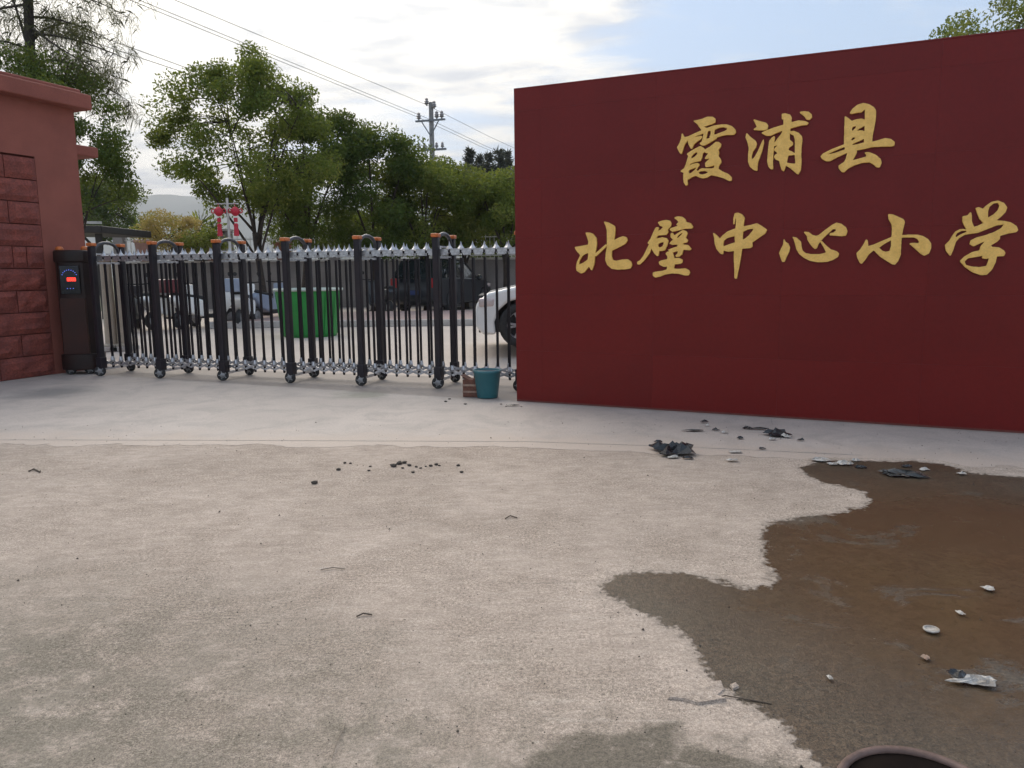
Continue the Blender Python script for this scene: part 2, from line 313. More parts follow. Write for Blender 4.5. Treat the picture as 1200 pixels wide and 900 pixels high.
# ------------------------------------------------------------------ mesh helpers
class MB:
    def __init__(s): s.v = []; s.f = []
    def add(s, vs, fs):
        o = len(s.v); s.v += [tuple(v) for v in vs]; s.f += [tuple(i+o for i in f) for f in fs]; return s
    def box(s, c, d, mat=None):
        x, y, z = (k/2 for k in d); c = Vector(c)
        vs = [V(sx*x, sy*y, sz*z) for sz in (-1, 1) for sx, sy in ((-1, -1), (1, -1), (1, 1), (-1, 1))]
        if mat: vs = [mat @ v for v in vs]
        return s.add([v+c for v in vs], [(3, 2, 1, 0), (4, 5, 6, 7), (0, 1, 5, 4), (1, 2, 6, 5), (2, 3, 7, 6), (3, 0, 4, 7)])
    def tube(s, pts, r, n=8, cap=True):
        pts = [Vector(p) for p in pts]; r = r if isinstance(r, (list, tuple)) else [r]*len(pts)
        vs = []; up = None
        for i, p in enumerate(pts):
            t = (pts[min(i+1, len(pts)-1)]-pts[max(i-1, 0)]).normalized()
            if up is None: up = t.orthogonal().normalized()
            up = (up - t*up.dot(t)); up = up.normalized() if up.length > 1e-6 else t.orthogonal().normalized()
            b = t.cross(up)
            vs += [p+(up*math.cos(k*2*math.pi/n)+b*math.sin(k*2*math.pi/n))*r[i] for k in range(n)]
        fs = [(i*n+k, i*n+(k+1) % n, (i+1)*n+(k+1) % n, (i+1)*n+k) for i in range(len(pts)-1) for k in range(n)]
        if cap: fs += [tuple(range(n-1, -1, -1)), tuple((len(pts)-1)*n+k for k in range(n))]
        return s.add(vs, fs)
    def lathe(s, prof, n=20, axis='z', c=(0, 0, 0), closed=False, mat=None):
        c = Vector(c); vs = []
        for r, h in prof:
            for k in range(n):
                a = 2*math.pi*k/n; x, y = r*math.cos(a), r*math.sin(a)
                v = V(x, y, h) if axis == 'z' else (V(x, h, y) if axis == 'y' else V(h, x, y))
                if mat: v = mat @ v
                vs.append(v+c)
        m = len(prof); rng = range(m if closed else m-1)
        fs = [(i*n+k, i*n+(k+1) % n, ((i+1) % m)*n+(k+1) % n, ((i+1) % m)*n+k) for i in rng for k in range(n)]
        if not closed: fs += [tuple(range(n-1, -1, -1)), tuple((m-1)*n+k for k in range(n))]
        return s.add(vs, fs)
    def prism(s, poly, h0, h1, axis='y'):
        n = len(poly)
        mk = {'y': lambda p, h: V(p[0], h, p[1]), 'z': lambda p, h: V(p[0], p[1], h), 'x': lambda p, h: V(h, p[0], p[1])}[axis]
        return s.add([mk(p, h0) for p in poly]+[mk(p, h1) for p in poly],
                     [tuple(range(n-1, -1, -1)), tuple(range(n, 2*n))]+[(i, (i+1) % n, n+(i+1) % n, n+i) for i in range(n)])
    def mesh(s, name):
        me = bpy.data.meshes.new(name); me.from_pydata(s.v, [], s.f); me.update()
        bm = bmesh.new(); bm.from_mesh(me); bmesh.ops.recalc_face_normals(bm, faces=bm.faces); bm.to_mesh(me); bm.free(); return me
    def build(s, name, mat, parent=None, bevel=0, smooth=False, seg=2):
        return obj(name, s.mesh(name), mat, parent, bevel, smooth, seg)

def obj(name, me, mat, parent=None, bevel=0, smooth=False, seg=2):
    o = bpy.data.objects.new(name, me); COL.objects.link(o)
    if mat is not None and not me.materials: me.materials.append(mat)
    if parent: o.parent = parent
    if smooth: me.shade_smooth()
    if bevel:
        b = o.modifiers.new('bevel', 'BEVEL'); b.width = bevel; b.segments = seg; b.limit_method = 'ANGLE'; b.angle_limit = math.radians(35)
        if not smooth:
            me.shade_smooth()
            w = o.modifiers.new('wn', 'WEIGHTED_NORMAL'); w.keep_sharp = False
    return o
def tag(o, label, cat, group=None):
    o['label'] = label; o['category'] = cat
    if group: o['group'] = group
    return o
def thing(name, label, cat, loc=(0, 0, 0), rz=0.0, group=None):
    o = bpy.data.objects.new(name, None); COL.objects.link(o); o.location = loc; o.rotation_euler = (0, 0, rz); o.empty_display_size = .2
    return tag(o, label, cat, group)
def struct(o): o['kind'] = 'structure'; return o
def copy_tree(o, parent=None):
    c = o.copy(); COL.objects.link(c); c.parent = parent
    for ch in list(o.children): copy_tree(ch, c)
    return c
def bez(p0, p1, p2, n=8):
    p0, p1, p2 = Vector(p0), Vector(p1), Vector(p2)
    return [p0*(1-t)**2+p1*2*t*(1-t)+p2*t*t for t in (i/(n-1) for i in range(n))]

# 2D outlines: polygons -> field -> marching squares -> filled mesh
def inside(poly, X, Y):
    r = np.zeros(X.shape, bool); n = len(poly)
    for i in range(n):
        x0, y0 = poly[i]; x1, y1 = poly[(i+1) % n]
        if y0 == y1: continue
        c = ((y0 > Y) != (y1 > Y)) & (X < (x1-x0)*(Y-y0)/(y1-y0)+x0); r ^= c
    return r
def blur(a, k):
    for _ in range(2):
        for ax in (0, 1):
            b = np.zeros_like(a)
            for d in range(-k, k+1): b += np.roll(a, d, ax)
            a = b/(2*k+1)
    return a
def contours(A, lev=.5):
    H, Wd = A.shape; seg = {}
    def e(a, b, ia, ja, ib, jb):
        t = (lev-a)/(b-a); return (round(ja+(jb-ja)*t, 4), round(ia+(ib-ia)*t, 4))
    B = A > lev
    mixed = B[:-1, :-1].astype(int)+B[1:, :-1]+B[:-1, 1:]+B[1:, 1:]
    for i, j in np.argwhere((mixed > 0) & (mixed < 4)):
        a, b, c, d = A[i, j], A[i, j+1], A[i+1, j+1], A[i+1, j]
        P = {}
        if (a > lev) != (b > lev): P['t'] = e(a, b, i, j, i, j+1)
        if (b > lev) != (c > lev): P['r'] = e(b, c, i, j+1, i+1, j+1)
        if (d > lev) != (c > lev): P['b'] = e(d, c, i+1, j, i+1, j+1)
        if (a > lev) != (d > lev): P['l'] = e(a, d, i, j, i+1, j)
        k = list(P)
        prs = [(k[0], k[1])] if len(k) == 2 else ([('t', 'r'), ('b', 'l')] if (a > lev) == ((a+b+c+d)/4 <= lev) else [('t', 'l'), ('b', 'r')])
        for p, q in prs:
            if P[p] == P[q]: continue
            seg.setdefault(P[p], []).append(P[q]); seg.setdefault(P[q], []).append(P[p])
    loops = []; used = set()
    for st in seg:
        if st in used: continue
        lp = [st]; used.add(st); cur = st
        while True:
            nx = [q for q in seg[cur] if q not in used]
            if not nx: break
            cur = nx[0]; used.add(cur); lp.append(cur)
        if len(lp) > 8: loops.append(lp)
    return loops
def fill_loops(name, loops, extrude=0.0, bevel=0.0):
    cu = bpy.data.curves.new(name, 'CURVE'); cu.dimensions = '2D'; cu.fill_mode = 'BOTH'; cu.extrude = extrude; cu.bevel_depth = bevel; cu.bevel_resolution = 1
    for lp in loops:
        sp = cu.splines.new('POLY'); sp.points.add(len(lp)-1); sp.use_cyclic_u = True
        for p, q in zip(sp.points, lp): p.co = (q[0], q[1], 0, 1)
    t = bpy.data.objects.new(name, cu); COL.objects.link(t); bpy.context.view_layer.update()
    me = bpy.data.meshes.new_from_object(t.evaluated_get(bpy.context.evaluated_depsgraph_get()))
    bpy.data.objects.remove(t); bpy.data.curves.remove(cu); me.name = name; return me

# ------------------------------------------------------------------ ground
GA, GB = at_z(190, 443), at_z(515, 455)                   # gate line on the ground
GD = (GB-GA).normalized(); GN = V(-GD.y, GD.x, 0)           # along the gate / towards the yard
YZ = 0.2                                                   # the yard lies a little higher than the forecourt
def rect_mesh(name, pts, mat): 
    m = MB(); m.add(pts, [tuple(range(len(pts)))]); return m.build(name, mat)
struct(rect_mesh('ground', [(-9, -14, 0), (16, -14, 0), (16, 13, 0), (-9, 13, 0)], M['ground']))
struct(rect_mesh('terrain', [(-5900, -650, -.03), (5900, -650, -.03), (5900, 4600, -.03), (-5900, 4600, -.03)], M['terrain']))
yd = MB(); strips = [(0.98, .002), (2.2, .10), (3.4, YZ), (26, YZ)]
for i, (d, z) in enumerate(strips):
    p, q = GA-GD*14+GN*d, GA+GD*22+GN*d; yd.v += [(p.x, p.y, z), (q.x, q.y, z)]
yd.f = [(2*i, 2*i+1, 2*i+3, 2*i+2) for i in range(len(strips)-1)]
struct(yd.build('yard_paving', M['yard']))

def ground_patch(name, polys, res, amp, nscale, z, mat, k=2, world=False):
    P = polys if world else [[tuple(at_z(x, y))[:2] for x, y in poly] for poly in polys]
    xs = [p[0] for q in P for p in q]; ys = [p[1] for q in P for p in q]
    x0, y0 = min(xs)-.3, min(ys)-.3
    nx, ny = int((max(xs)+.3-x0)/res), int((max(ys)+.3-y0)/res)
    X, Y = np.meshgrid(x0+np.arange(nx)*res, y0+np.arange(ny)*res)
    A = np.zeros(X.shape)
    for q in P: A = np.maximum(A, inside(q, X, Y).astype(float))
    A = blur(A, k)
    N = np.zeros(X.shape)
    for i, j in np.argwhere((A > .02) & (A < .98)):
        v = V(X[i, j], Y[i, j], 0); N[i, j] = mnoise.noise(v*nscale)+.6*mnoise.noise(v*nscale*2.7)+.4*mnoise.noise(v*nscale*6)
    A = A+N*amp
    loops = [[(x0+x*res, y0+y*res) for x, y in lp] for lp in contours(A)]
    loops = [l for l in loops if len(l) > 14]
    o = obj(name, fill_loops(name, loops), mat); o.location.z = z; return o
a0, a1, a2 = at_z(-160, 520), at_z(610, 524), at_z(1290, 553)
e0, e1 = GA - GD*4 + GN*1.0, GA+GD*12+GN*1.0
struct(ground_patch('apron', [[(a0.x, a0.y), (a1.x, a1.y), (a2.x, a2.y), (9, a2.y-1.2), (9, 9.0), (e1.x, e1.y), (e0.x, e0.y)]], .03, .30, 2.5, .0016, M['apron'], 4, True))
jn = MB(); jp = [at_z(-120, 515.5), at_z(300, 516.5), at_z(620, 518), at_z(800, 524), at_z(1010, 534)]
for p in jp: jn.v += [(p.x, p.y, .0035), (p.x, p.y+.009, .0035)]
jn.f = [(2*i, 2*i+2, 2*i+3, 2*i+1) for i in range(len(jp)-1)]
struct(jn.build('expansion_joint', M['joint']))
WET = [(935, 548), (955, 540), (1010, 541), (1100, 541), (1118, 548), (1132, 557), (1200, 559), (1290, 562), (1480, 640), (1500, 990), (960, 990),
       (975, 900), (965, 878), (935, 864), (900, 850), (880, 832), (860, 814), (838, 803), (816, 790), (812, 770), (826, 752), (815, 742), (785, 733), (760, 720),
       (722, 708), (700, 697), (694, 686), (715, 675), (760, 669), (800, 671), (835, 677), (855, 685), (882, 694), (922, 697), (928, 688), (905, 670),
       (895, 650), (890, 625), (903, 607), (960, 607), (1000, 598), (1020, 591), (1029, 582), (1000, 572), (970, 568), (945, 560)]
def wet_sheet(name, poly, res, k, z, mat):
    P = [tuple(at_z(x, y))[:2] for x, y in poly]
    x0, y0 = min(p[0] for p in P)-.2, min(p[1] for p in P)-.2
    nx, ny = int((max(p[0] for p in P)+.2-x0)/res), int((max(p[1] for p in P)+.2-y0)/res)
    X, Y = np.meshgrid(x0+np.arange(nx)*res, y0+np.arange(ny)*res)
    A = blur(blur(inside(P, X, Y).astype(float), k), k)
    keep = A > .03
    cell = keep[:-1, :-1] & keep[1:, :-1] & keep[:-1, 1:] & keep[1:, 1:]
    idx = -np.ones(X.shape, int); use = np.zeros(X.shape, bool)
    for di in (0, 1):
        for dj in (0, 1): use[di:ny-1+di, dj:nx-1+dj] |= cell
    idx[use] = np.arange(use.sum())
    vs = np.stack([X[use], Y[use], .0003+.0042*np.clip((A[use]-.03)/.5, 0, 1)], 1)   # the film thins to nothing at its rim
    I, J = np.nonzero(cell)
    fs = np.stack([idx[I, J], idx[I, J+1], idx[I+1, J+1], idx[I+1, J]], 1)
    me = bpy.data.meshes.new(name); me.from_pydata(vs.tolist(), [], fs.tolist())
    at = me.attributes.new('wet', 'FLOAT', 'POINT'); at.data.foreach_set('value', A[use].astype(np.float32))
    o = obj(name, me, mat); o.location.z = z; return o
struct(wet_sheet('puddle', WET, .03, 3, 0.0, M['wet']))

# ------------------------------------------------------------------ sign wall
WA, WB = at_z(606, 470), at_z(1200, 508)
WD = (WB-WA).normalized(); WN = V(WD.y, -WD.x, 0)          # WN faces the camera
WH = 3.265
def wall_uv(px, py): p = at_plane(px, py, WA, WN); return (p-WA).dot(WD), p.z
WL = wall_uv(1192, 280)[0]+wall_uv(675, 290)[0]+.1
rzw = math.atan2(WD.y, WD.x)
sw = thing('sign_wall', 'tall dark red clad school sign wall carrying gold calligraphy', 'sign wall', (WA.x, WA.y, 0), rzw)
TH = .34
MB().box((WL/2, TH/2+.012, WH/2), (WL, TH, WH-.02)).build('core', M['panel'][2], sw)
rs = random.Random(4)
ucuts = [0, .30]
while ucuts[-1]+1.2 < WL-.4: ucuts.append(ucuts[-1]+1.2)
ucuts.append(WL)
zcuts = [.02, .56, 1.16, 1.76, 2.36, 3.05, WH]
for i in range(len(ucuts)-1):
    for j in range(len(zcuts)-1):
        u0, u1, z0, z1 = ucuts[i], ucuts[i+1], zcuts[j], zcuts[j+1]; g = .00025
        pb = MB().box(((u0+u1)/2, .004+rs.uniform(-.0007, .0007), (z0+z1)/2), (u1-u0-2*g, .018, z1-z0-2*g))
        p = pb.build('panel', M['panel'][rs.randrange(3)], sw)
MB().box((WL/2, TH/2+.006, WH+.009), (WL+.004, TH+.02, .018)).build('coping', M['panel'][1], sw, bevel=.004)
MB().box((WL/2, -.0, .010), (WL, .012, .02)).build('skirting', M['mortar'], sw)

GLYPH = [   # traced character outlines: crop origin, crop scale, added outlines, removed outlines
 ((785, 125), 9.0, [
  [(255,155),(290,152),(345,138),(400,116),(455,114),(485,135),(485,170),(455,188),(405,203),(350,220),(320,225),(300,190)],
  [(300,190),(350,215),(400,235),(408,260),(395,310),(385,355),(400,345),(440,335),(495,325),(500,340),(450,370),(400,400),(370,415),(345,412),(320,395),(345,375),(355,340),(365,290),(335,240)],
  [(135,285),(158,330),(200,322),(250,298),(340,258),(400,232),(470,208),(540,198),(610,198),(660,215),(695,250),(700,280),(680,302),(645,300),(600,302),(545,315),(500,328),(440,340),(425,330),(440,290),(440,255),(410,262),(350,290),(290,312),(235,335),(190,365),(165,400),(150,440),(130,505),(110,485),(85,435),(110,395),(130,340)],
  [(205,355),(245,335),(330,315),(350,320),(335,345),(290,375),(260,400),(240,450),(225,440),(205,400),(200,380)],
  [(185,505),(230,475),(290,440),(330,422),(360,440),(375,460),(430,430),(490,380),(520,378),(545,400),(540,430),(515,460),(525,490),(515,525),(540,560),(548,590),(520,630),(515,660),(560,690),(620,715),(655,750),(655,785),(630,785),(570,755),(500,735),(440,725),(400,750),(350,758),(310,745),(280,730),(240,745),(210,765),(190,775),(195,830),(175,835),(155,800),(150,740),(155,700),(120,685),(160,655),(175,620),(190,570),(205,520)]],
  [[(470,290),(478,250),(520,228),(570,220),(612,230),(610,250),(580,268),(530,285),(495,300),(480,305)],
   [(230,560),(235,525),(270,490),(300,480),(300,505),(270,535)],
   [(200,690),(215,668),(270,650),(290,640),(280,665),(240,700),(215,715)],
   [(305,700),(330,682),(380,680),(415,695),(390,712),(350,722),(320,718)],
   [(215,610),(260,590),(330,575),(345,540),(350,500),(372,480),(395,495),(420,490),(385,535),(375,555),(400,555),(440,545),(405,575),(380,600),(385,640),(430,635),(480,620),(475,650),(440,660),(380,660),(350,655),(325,665),(300,690),(285,670),(320,615),(300,600),(250,610),(220,625)]]),
 ((865, 120), 9.0, [
  [(165,185),(225,205),(300,225),(318,250),(312,290),(270,300),(215,298),(165,293),(205,265),(190,230)],
  [(95,330),(130,370),(185,410),(200,440),(190,480),(160,520),(145,570),(148,610),(175,590),(215,520),(250,440),(270,395),(275,430),(255,520),(225,600),(208,650),(205,725),(170,715),(130,680),(112,630),(112,560),(120,490),(105,420),(85,375)],
  [(250,328),(300,305),(380,275),(480,245),(560,220),(640,200),(700,205),(745,222),(730,240),(660,250),(570,275),(480,300),(400,330),(350,355),(300,355)],
  [(650,110),(700,103),(745,108),(775,135),(780,165),(755,190),(725,185),(705,155)],
  [(465,130),(500,125),(550,138),(565,165),(562,215),(552,280),(545,340),(545,400),(580,430),(578,455),(540,480),(530,510),(570,525),(605,550),(575,560),(530,565),(520,610),(510,650),(500,690),(485,730),(465,715),(450,670),(440,620),(400,605),(385,580),(395,560),(425,540),(385,510),(395,485),(430,455),(385,465),(380,445),(420,390),(460,340),(478,300),(485,240),(485,180),(468,185)],
  [(390,360),(385,420),(378,500),(370,580),(368,640),(370,705),(350,710),(325,680),(313,630),(318,560),(325,480),(335,410),(360,380)],
  [(545,315),(590,308),(640,330),(672,365),(678,400),(668,480),(665,560),(668,650),(660,720),(635,765),(605,740),(560,700),(500,665),(505,640),(550,650),(600,655),(610,640),(602,560),(605,470),(605,400),(590,350),(560,340)]], []),
 ((955, 115), 9.0, [
  [(370,165),(400,120),(450,80),(510,62),(570,75),(620,105),(642,140),(638,230),(620,330),(605,400),(600,470),(600,520),(540,535),(525,500),(530,400),(530,300),(530,200),(530,120),(490,155),(440,160),(385,172)],
  [(318,200),(345,215),(388,250),(440,232),(490,225),(535,240),(535,500),(440,545),(440,580),(415,630),(390,665),(450,650),(540,625),(545,600),(522,580),(570,578),(640,605),(690,650),(700,685),(680,735),(655,735),(615,700),(575,680),(500,685),(420,710),(350,745),(310,785),(285,780),(255,745),(255,715),(310,680),(330,640),(345,580),(320,545),(312,500),(312,400),(315,300)],
  [(62,620),(90,590),(180,545),(320,492),(330,510),(220,555),(110,605),(200,590),(330,545),(450,510),(560,480),(660,455),(740,430),(800,440),(838,470),(835,505),(800,515),(700,515),(600,520),(520,540),(440,555),(340,580),(240,625),(160,668),(120,668),(80,645)]],
  [[(385,335),(400,305),(440,298),(430,325),(395,360)],[(430,355),(470,325),(528,295),(528,360),(490,348)],[(380,440),(400,418),(430,418),(420,440),(385,460)],[(385,505),(400,485),(460,460),(522,430),(522,475),(450,495)]]),
 ((665, 250), 10.0, [
  [(225,230),(270,230),(310,245),(350,295),(352,370),(340,450),(330,520),(322,600),(295,670),(270,630),(262,620),(240,650),(210,690),(170,703),(120,670),(115,630),(125,570),(165,490),(120,440),(98,398),(180,385),(255,370),(260,330),(240,270)],
  [(335,478),(390,428),(465,363),(470,387),(400,453),(340,508)],
  [(438,100),(490,112),(555,148),(570,170),(565,250),(555,320),(610,290),(660,272),(700,285),(712,320),(690,355),(620,395),(545,430),(530,440),(525,500),(540,550),(580,560),(650,545),(715,540),(755,570),(765,610),(745,645),(680,655),(600,658),(530,648),(480,605),(458,550),(460,480),(475,400),(475,300),(475,200),(460,145)]],
  [[(145,605),(150,560),(185,500),(220,475),(255,463),(258,490),(250,545),(200,580)]]),
 ((740, 245), 10.0, [
  [(320,158),(370,140),(420,132),(460,142),(475,175),(465,210),(430,245),(440,270),(420,300),(370,305),(315,310),(300,350),(370,335),(420,345),(440,375),(425,430),(400,480),(370,490),(330,490),(325,545),(310,552),(280,520),(250,470),(240,455),(225,510),(190,560),(150,610),(105,650),(80,645),(80,620),(110,605),(150,550),(190,470),(220,410),(200,400),(235,350),(265,280),(295,220),(325,215),(330,235),(310,260),(350,250),(385,210),(345,195)],
  [(510,105),(550,90),(600,95),(640,125),(645,155),(700,170),(728,210),(715,230),(640,230),(560,250),(490,265),(455,240),(480,225),(560,200),(535,185),(565,155),(540,125)],
  [(468,290),(490,280),(510,315),(560,280),(610,250),(650,262),(665,290),(640,340),(668,365),(660,390),(615,400),(610,420),(670,425),(710,470),(690,482),(615,475),(600,530),(570,555),(535,560),(525,545),(550,525),(555,490),(500,505),(460,500),(440,480),(490,460),(550,440),(550,415),(490,418),(455,405),(470,385),(500,360),(470,330)],
  [(410,520),(440,498),(490,510),(500,540),(510,580),(560,575),(605,595),(605,625),(580,640),(515,645),(500,700),(560,705),(640,697),(680,720),(692,745),(675,775),(630,775),(560,755),(480,752),(400,765),(340,790),(290,800),(262,780),(262,745),(290,738),(380,725),(425,710),(430,670),(390,675),(340,650),(330,620),(360,605),(430,590),(435,560)]],
  [[(318,430),(325,405),(360,390),(390,385),(385,420),(370,445),(330,455)],[(535,335),(560,305),(605,275),(610,290),(580,320),(550,345)]]),
 ((830, 240), 9.47, [
  [(60,310),(95,340),(135,380),(165,345),(220,300),(310,265),(390,245),(470,230),(545,210),(590,235),(655,280),(635,320),(590,350),(540,385),(490,420),(495,465),(470,480),(380,485),(300,510),(230,520),(190,510),(175,500),(170,550),(140,540),(100,490),(80,430),(75,370)],
  [(285,225),(288,150),(300,100),(335,92),(380,110),(408,150),(400,190),(390,260),(385,350),(380,480),(370,550),(350,670),(330,760),(320,820),(300,815),(298,720),(292,600),(295,500),(305,400),(308,300),(315,200),(318,150),(305,150),(295,215)]],
  [[(170,440),(178,400),(210,370),(300,345),(305,420),(230,445),(175,465)],[(385,395),(388,300),(440,275),(510,262),(500,290),(460,340),(420,375)]]),
 ((905, 245), 11.25, [
  [(158,395),(175,435),(200,450),(212,455),(235,510),(225,560),(190,630),(165,695),(138,695),(120,650),(98,580),(125,520),(150,470)],
  [(270,370),(320,380),(380,435),(385,500),(400,550),(440,585),(520,600),(620,600),(690,585),(715,570),(680,500),(635,430),(655,425),(700,475),(770,535),(850,560),(880,590),(865,630),(800,670),(720,695),(600,698),(500,680),(420,640),(360,590),(325,530),(305,450),(290,400)],
  [(420,303),(480,308),(530,345),(580,360),(620,345),(700,280),(790,215),(850,185),(910,200),(970,245),(990,295),(970,350),(920,358),(830,350),(760,345),(765,322),(810,315),(845,285),(840,265),(800,265),(740,320),(680,375),(640,420),(610,460),(590,515),(565,525),(540,505),(500,455),(470,405),(465,360)]], []),
 ((995, 240), 10.0, [
  [(458,115),(510,118),(570,145),(635,175),(650,205),(630,280),(612,370),(605,480),(600,590),(570,660),(535,700),(505,695),(440,655),(370,610),(320,560),(290,530),(230,580),(190,640),(150,690),(130,680),(100,620),(90,570),(130,530),(175,460),(200,410),(215,420),(222,490),(290,470),(380,430),(500,380),(505,280),(500,230),(465,170)],
  [(600,362),(700,355),(800,356),(860,370),(920,405),(955,455),(955,510),(930,570),(880,595),(840,575),(780,520),(705,455),(760,450),(800,455),(825,440),(800,400),(760,382),(690,382),(600,385)]],
  [[(345,505),(400,465),(495,410),(495,480),(475,545),(430,555),(390,545)]]),
 ((1095, 225), 8.571, [
  [(280,250),(330,240),(360,205),(368,240),(368,300),(390,355),(430,345),(490,315),(450,270),(430,220),(412,165),(440,158),(485,175),(520,140),(570,105),(630,92),(690,115),(722,160),(705,205),(660,250),(610,290),(690,295),(760,310),(815,345),(832,385),(810,405),(740,415),(650,440),(650,470),(620,500),(560,535),(570,555),(640,560),(690,590),(705,615),(690,645),(620,645),(605,710),(570,780),(520,830),(460,832),(380,805),(300,750),(255,695),(300,650),(380,605),(450,590),(460,550),(510,490),(440,520),(390,545),(352,525),(360,490),(420,460),(500,440),(600,405),(670,365),(695,325),(620,335),(520,375),(430,410),(360,420),(300,430),(240,465),(210,500),(180,590),(155,642),(115,590),(105,535),(150,490),(180,440),(210,400),(260,375),(320,380),(300,340),(280,300)],
  [(475,660),(520,650),(560,635),(560,655),(510,672)]],
  [[(530,265),(530,200),(545,150),(590,115),(635,110),(650,140),(635,185),(590,230)],[(203,445),(220,415),(270,390),(325,390),(320,405),(260,430),(215,460)],[(295,700),(330,665),(420,650),(480,638),(475,664),(515,672),(545,660),(540,690),(520,745),(450,758),(370,752),(310,735)]]),
]
for (ox, oy), sc, adds, subs in GLYPH:
    X, Y = np.meshgrid(np.arange(0, 1130, 3.0), np.arange(0, 930, 3.0))
    A = np.zeros(X.shape)
    for q in adds: A = np.maximum(A, inside(q, X, Y))
    for q in subs: A = np.where(inside(q, X, Y), 0.0, A)
    A = blur(A.astype(float), 1)
    loops = []
    for lp in contours(A):
        if len(lp) < 16: continue
        loops.append([wall_uv(ox+x*3/sc, oy+y*3/sc) for x, y in lp[::3]])
    me = fill_loops('gold_character', loops, extrude=.011, bevel=.003)
    o = obj('gold_character', me, M['gold'], sw)
    o.rotation_euler = (math.pi/2, 0, 0); o.location = (0, -.022, 0)

# ------------------------------------------------------------------ left gate pillar of red rock-faced blocks
PC = at_y(113, 432, 11.75); PC.z = 0
PAng = math.radians(22); PD = V(math.sin(PAng), math.cos(PAng), 0)
PN = V(PD.y, -PD.x, 0)                                     # faces the camera
PH = 3.86
pil = thing('gate_pillar', 'red gate pillar with rough stone blocks and smooth plastered edge', 'pillar', tuple(PC), math.atan2(PD.y, PD.x))
# local: +x along PD (towards the far corner, corner at 0), -y faces the camera
PLs = at_plane(40, 180, PC, PN); us = (PLs-PC).dot(PD)       # where blocks stop and plaster begins
MB().box((us/2, .3, PH/2), (-us, .6, PH)).build('plaster_face', M['plaster'], pil)
MB().box(((us-3.4)/2, .33, PH/2), (3.4+us, .54, PH)).build('core', M['mortar'], pil)
zst = 3.05; nC = 10; ch = zst/nC
rs = random.Random(11)
def rock_block(u0, u1, z0, z1, seed):
    nx, nz = 6, 4; vs = []; d = .06
    for j in range(nz+1):
        for i in range(nx+1):
            u = u0+(u1-u0)*i/nx; z = z0+(z1-z0)*j/nz
            edge = i in (0, nx) or j in (0, nz)
            y = 0.0 if edge else -.016-.034*(mnoise.noise(V(u*6+seed*7, z*8, seed*3))+.45)
            vs.append((u, y, z))
    fs = [(j*(nx+1)+i, j*(nx+1)+i+1, (j+1)*(nx+1)+i+1, (j+1)*(nx+1)+i) for j in range(nz) for i in range(nx)]
    m = MB(); m.add(vs, fs)
    b = len(vs); m.v += [(u0, d, z0), (u1, d, z0), (u1, d, z1), (u0, d, z1)]
    for ring, (p, q) in (([i for i in range(nx+1)], (b, b+1)), ([nz*(nx+1)+i for i in range(nx, -1, -1)], (b+2, b+3))): m.f.append((*ring[::-1], p, q))
    m.f.append((*[j*(nx+1) for j in range(nz+1)], b+3, b)); m.f.append((*[j*(nx+1)+nx for j in range(nz, -1, -1)], b+1, b+2))
    return m
for k in range(nC):
    z0, z1 = k*ch+.006, (k+1)*ch-.006
    cuts = [us, us-.46, us-.92, us-1.38, us-1.84, us-2.3, us-2.76, us-3.2] if k % 2 else [us, us-.80, us-1.6, us-2.4, us-3.2]
    if k == 5: cuts = [us, us-.26]+cuts[1:]
    for q, p in zip(cuts[:-1], cuts[1:]):
        rock_block(p+.006, q-.006, z0, z1, rs.random()*9).build('stone_block', M['stone'], pil)
MB().box(((us-3.3)/2, .03, (zst+PH)/2+.01), (3.3+us, .06, PH-zst-.03)).build('plaster_band', M['plaster'], pil)
MB().box((-1.67, .25, PH+.085), (3.70, .86, .22)).build('cornice', M['plaster'], pil, bevel=.025)
MB().box((-1.67, .27, PH+.225), (3.50, .72, .07)).build('cornice_cap', M['plaster'], pil, bevel=.02)
LG = at_y(92, 176, 12.5)
lw = thing('side_wall', 'lower red plastered wall with projecting cap behind the stone gate pillar', 'wall', (LG.x, LG.y, 0), math.atan2(PD.y, PD.x))
zt = LG.z
MB().box((-.75, .2, zt/2-.06), (1.5, .3, zt-.12)).build('wall_body', M['plaster'], lw)
MB().box((-.62, .2, zt), (1.9, .48, .16)).build('cap', M['plaster'], lw, bevel=.02)

# ------------------------------------------------------------------ retractable gate
rzg = math.atan2(GD.y, GD.x)
gate = thing('retractable_gate', 'black and silver folding school gate with arched frames on wheels', 'gate', (GA.x, GA.y, 0), rzg)
FX = [-1.035, 0, 1.035, 2.075, 3.105, 4.152, 5.19]          # frame stations along the gate
DP = .52
post_me = MB().box((0, 0, .99), (.075, .085, 1.66)).box((0, 0, .19), (.10, .11, .16)).mesh('post')
cap_me = MB().box((0, 0, 1.845), (.095, .10, .045)).mesh('cap')
wheel_me = MB().lathe([(.032, -.022), (.066, -.022), (.075, -.012), (.075, .012), (.066, .022), (.032, .022)], 18, 'x').mesh('tyre')
hub = MB().lathe([(.012, -.030), (.034, -.026), (.034, .026), (.012, .030)], 12, 'x')
for k in range(5):
    a = k*2*math.pi/5; hub.box((0, .03*math.cos(a), .03*math.sin(a)), (.05, .05, .012), Matrix.Rotation(a, 3, 'X'))
hub_me = hub.mesh('hub')
arch_me = MB().tube([(0, .03, 1.72)]+[(0, DP/2-(DP/2-.045)*math.cos(math.pi*t/12), 1.745+.13*math.sin(math.pi*t/12)) for t in range(13)]+[(0, DP-.03, 1.72)], .023, 8).mesh('arch')
rail_me = MB().box((0, DP/2, .10), (.03, DP-.09, .035)).mesh('cross_rail'); rail2_me = MB().box((0, DP/2, 1.59), (.025, DP-.09, .03)).mesh('cross_rail'); rail3_me = MB().box((0, DP/2, 1.715), (.025, DP-.09, .02)).mesh('cross_rail')
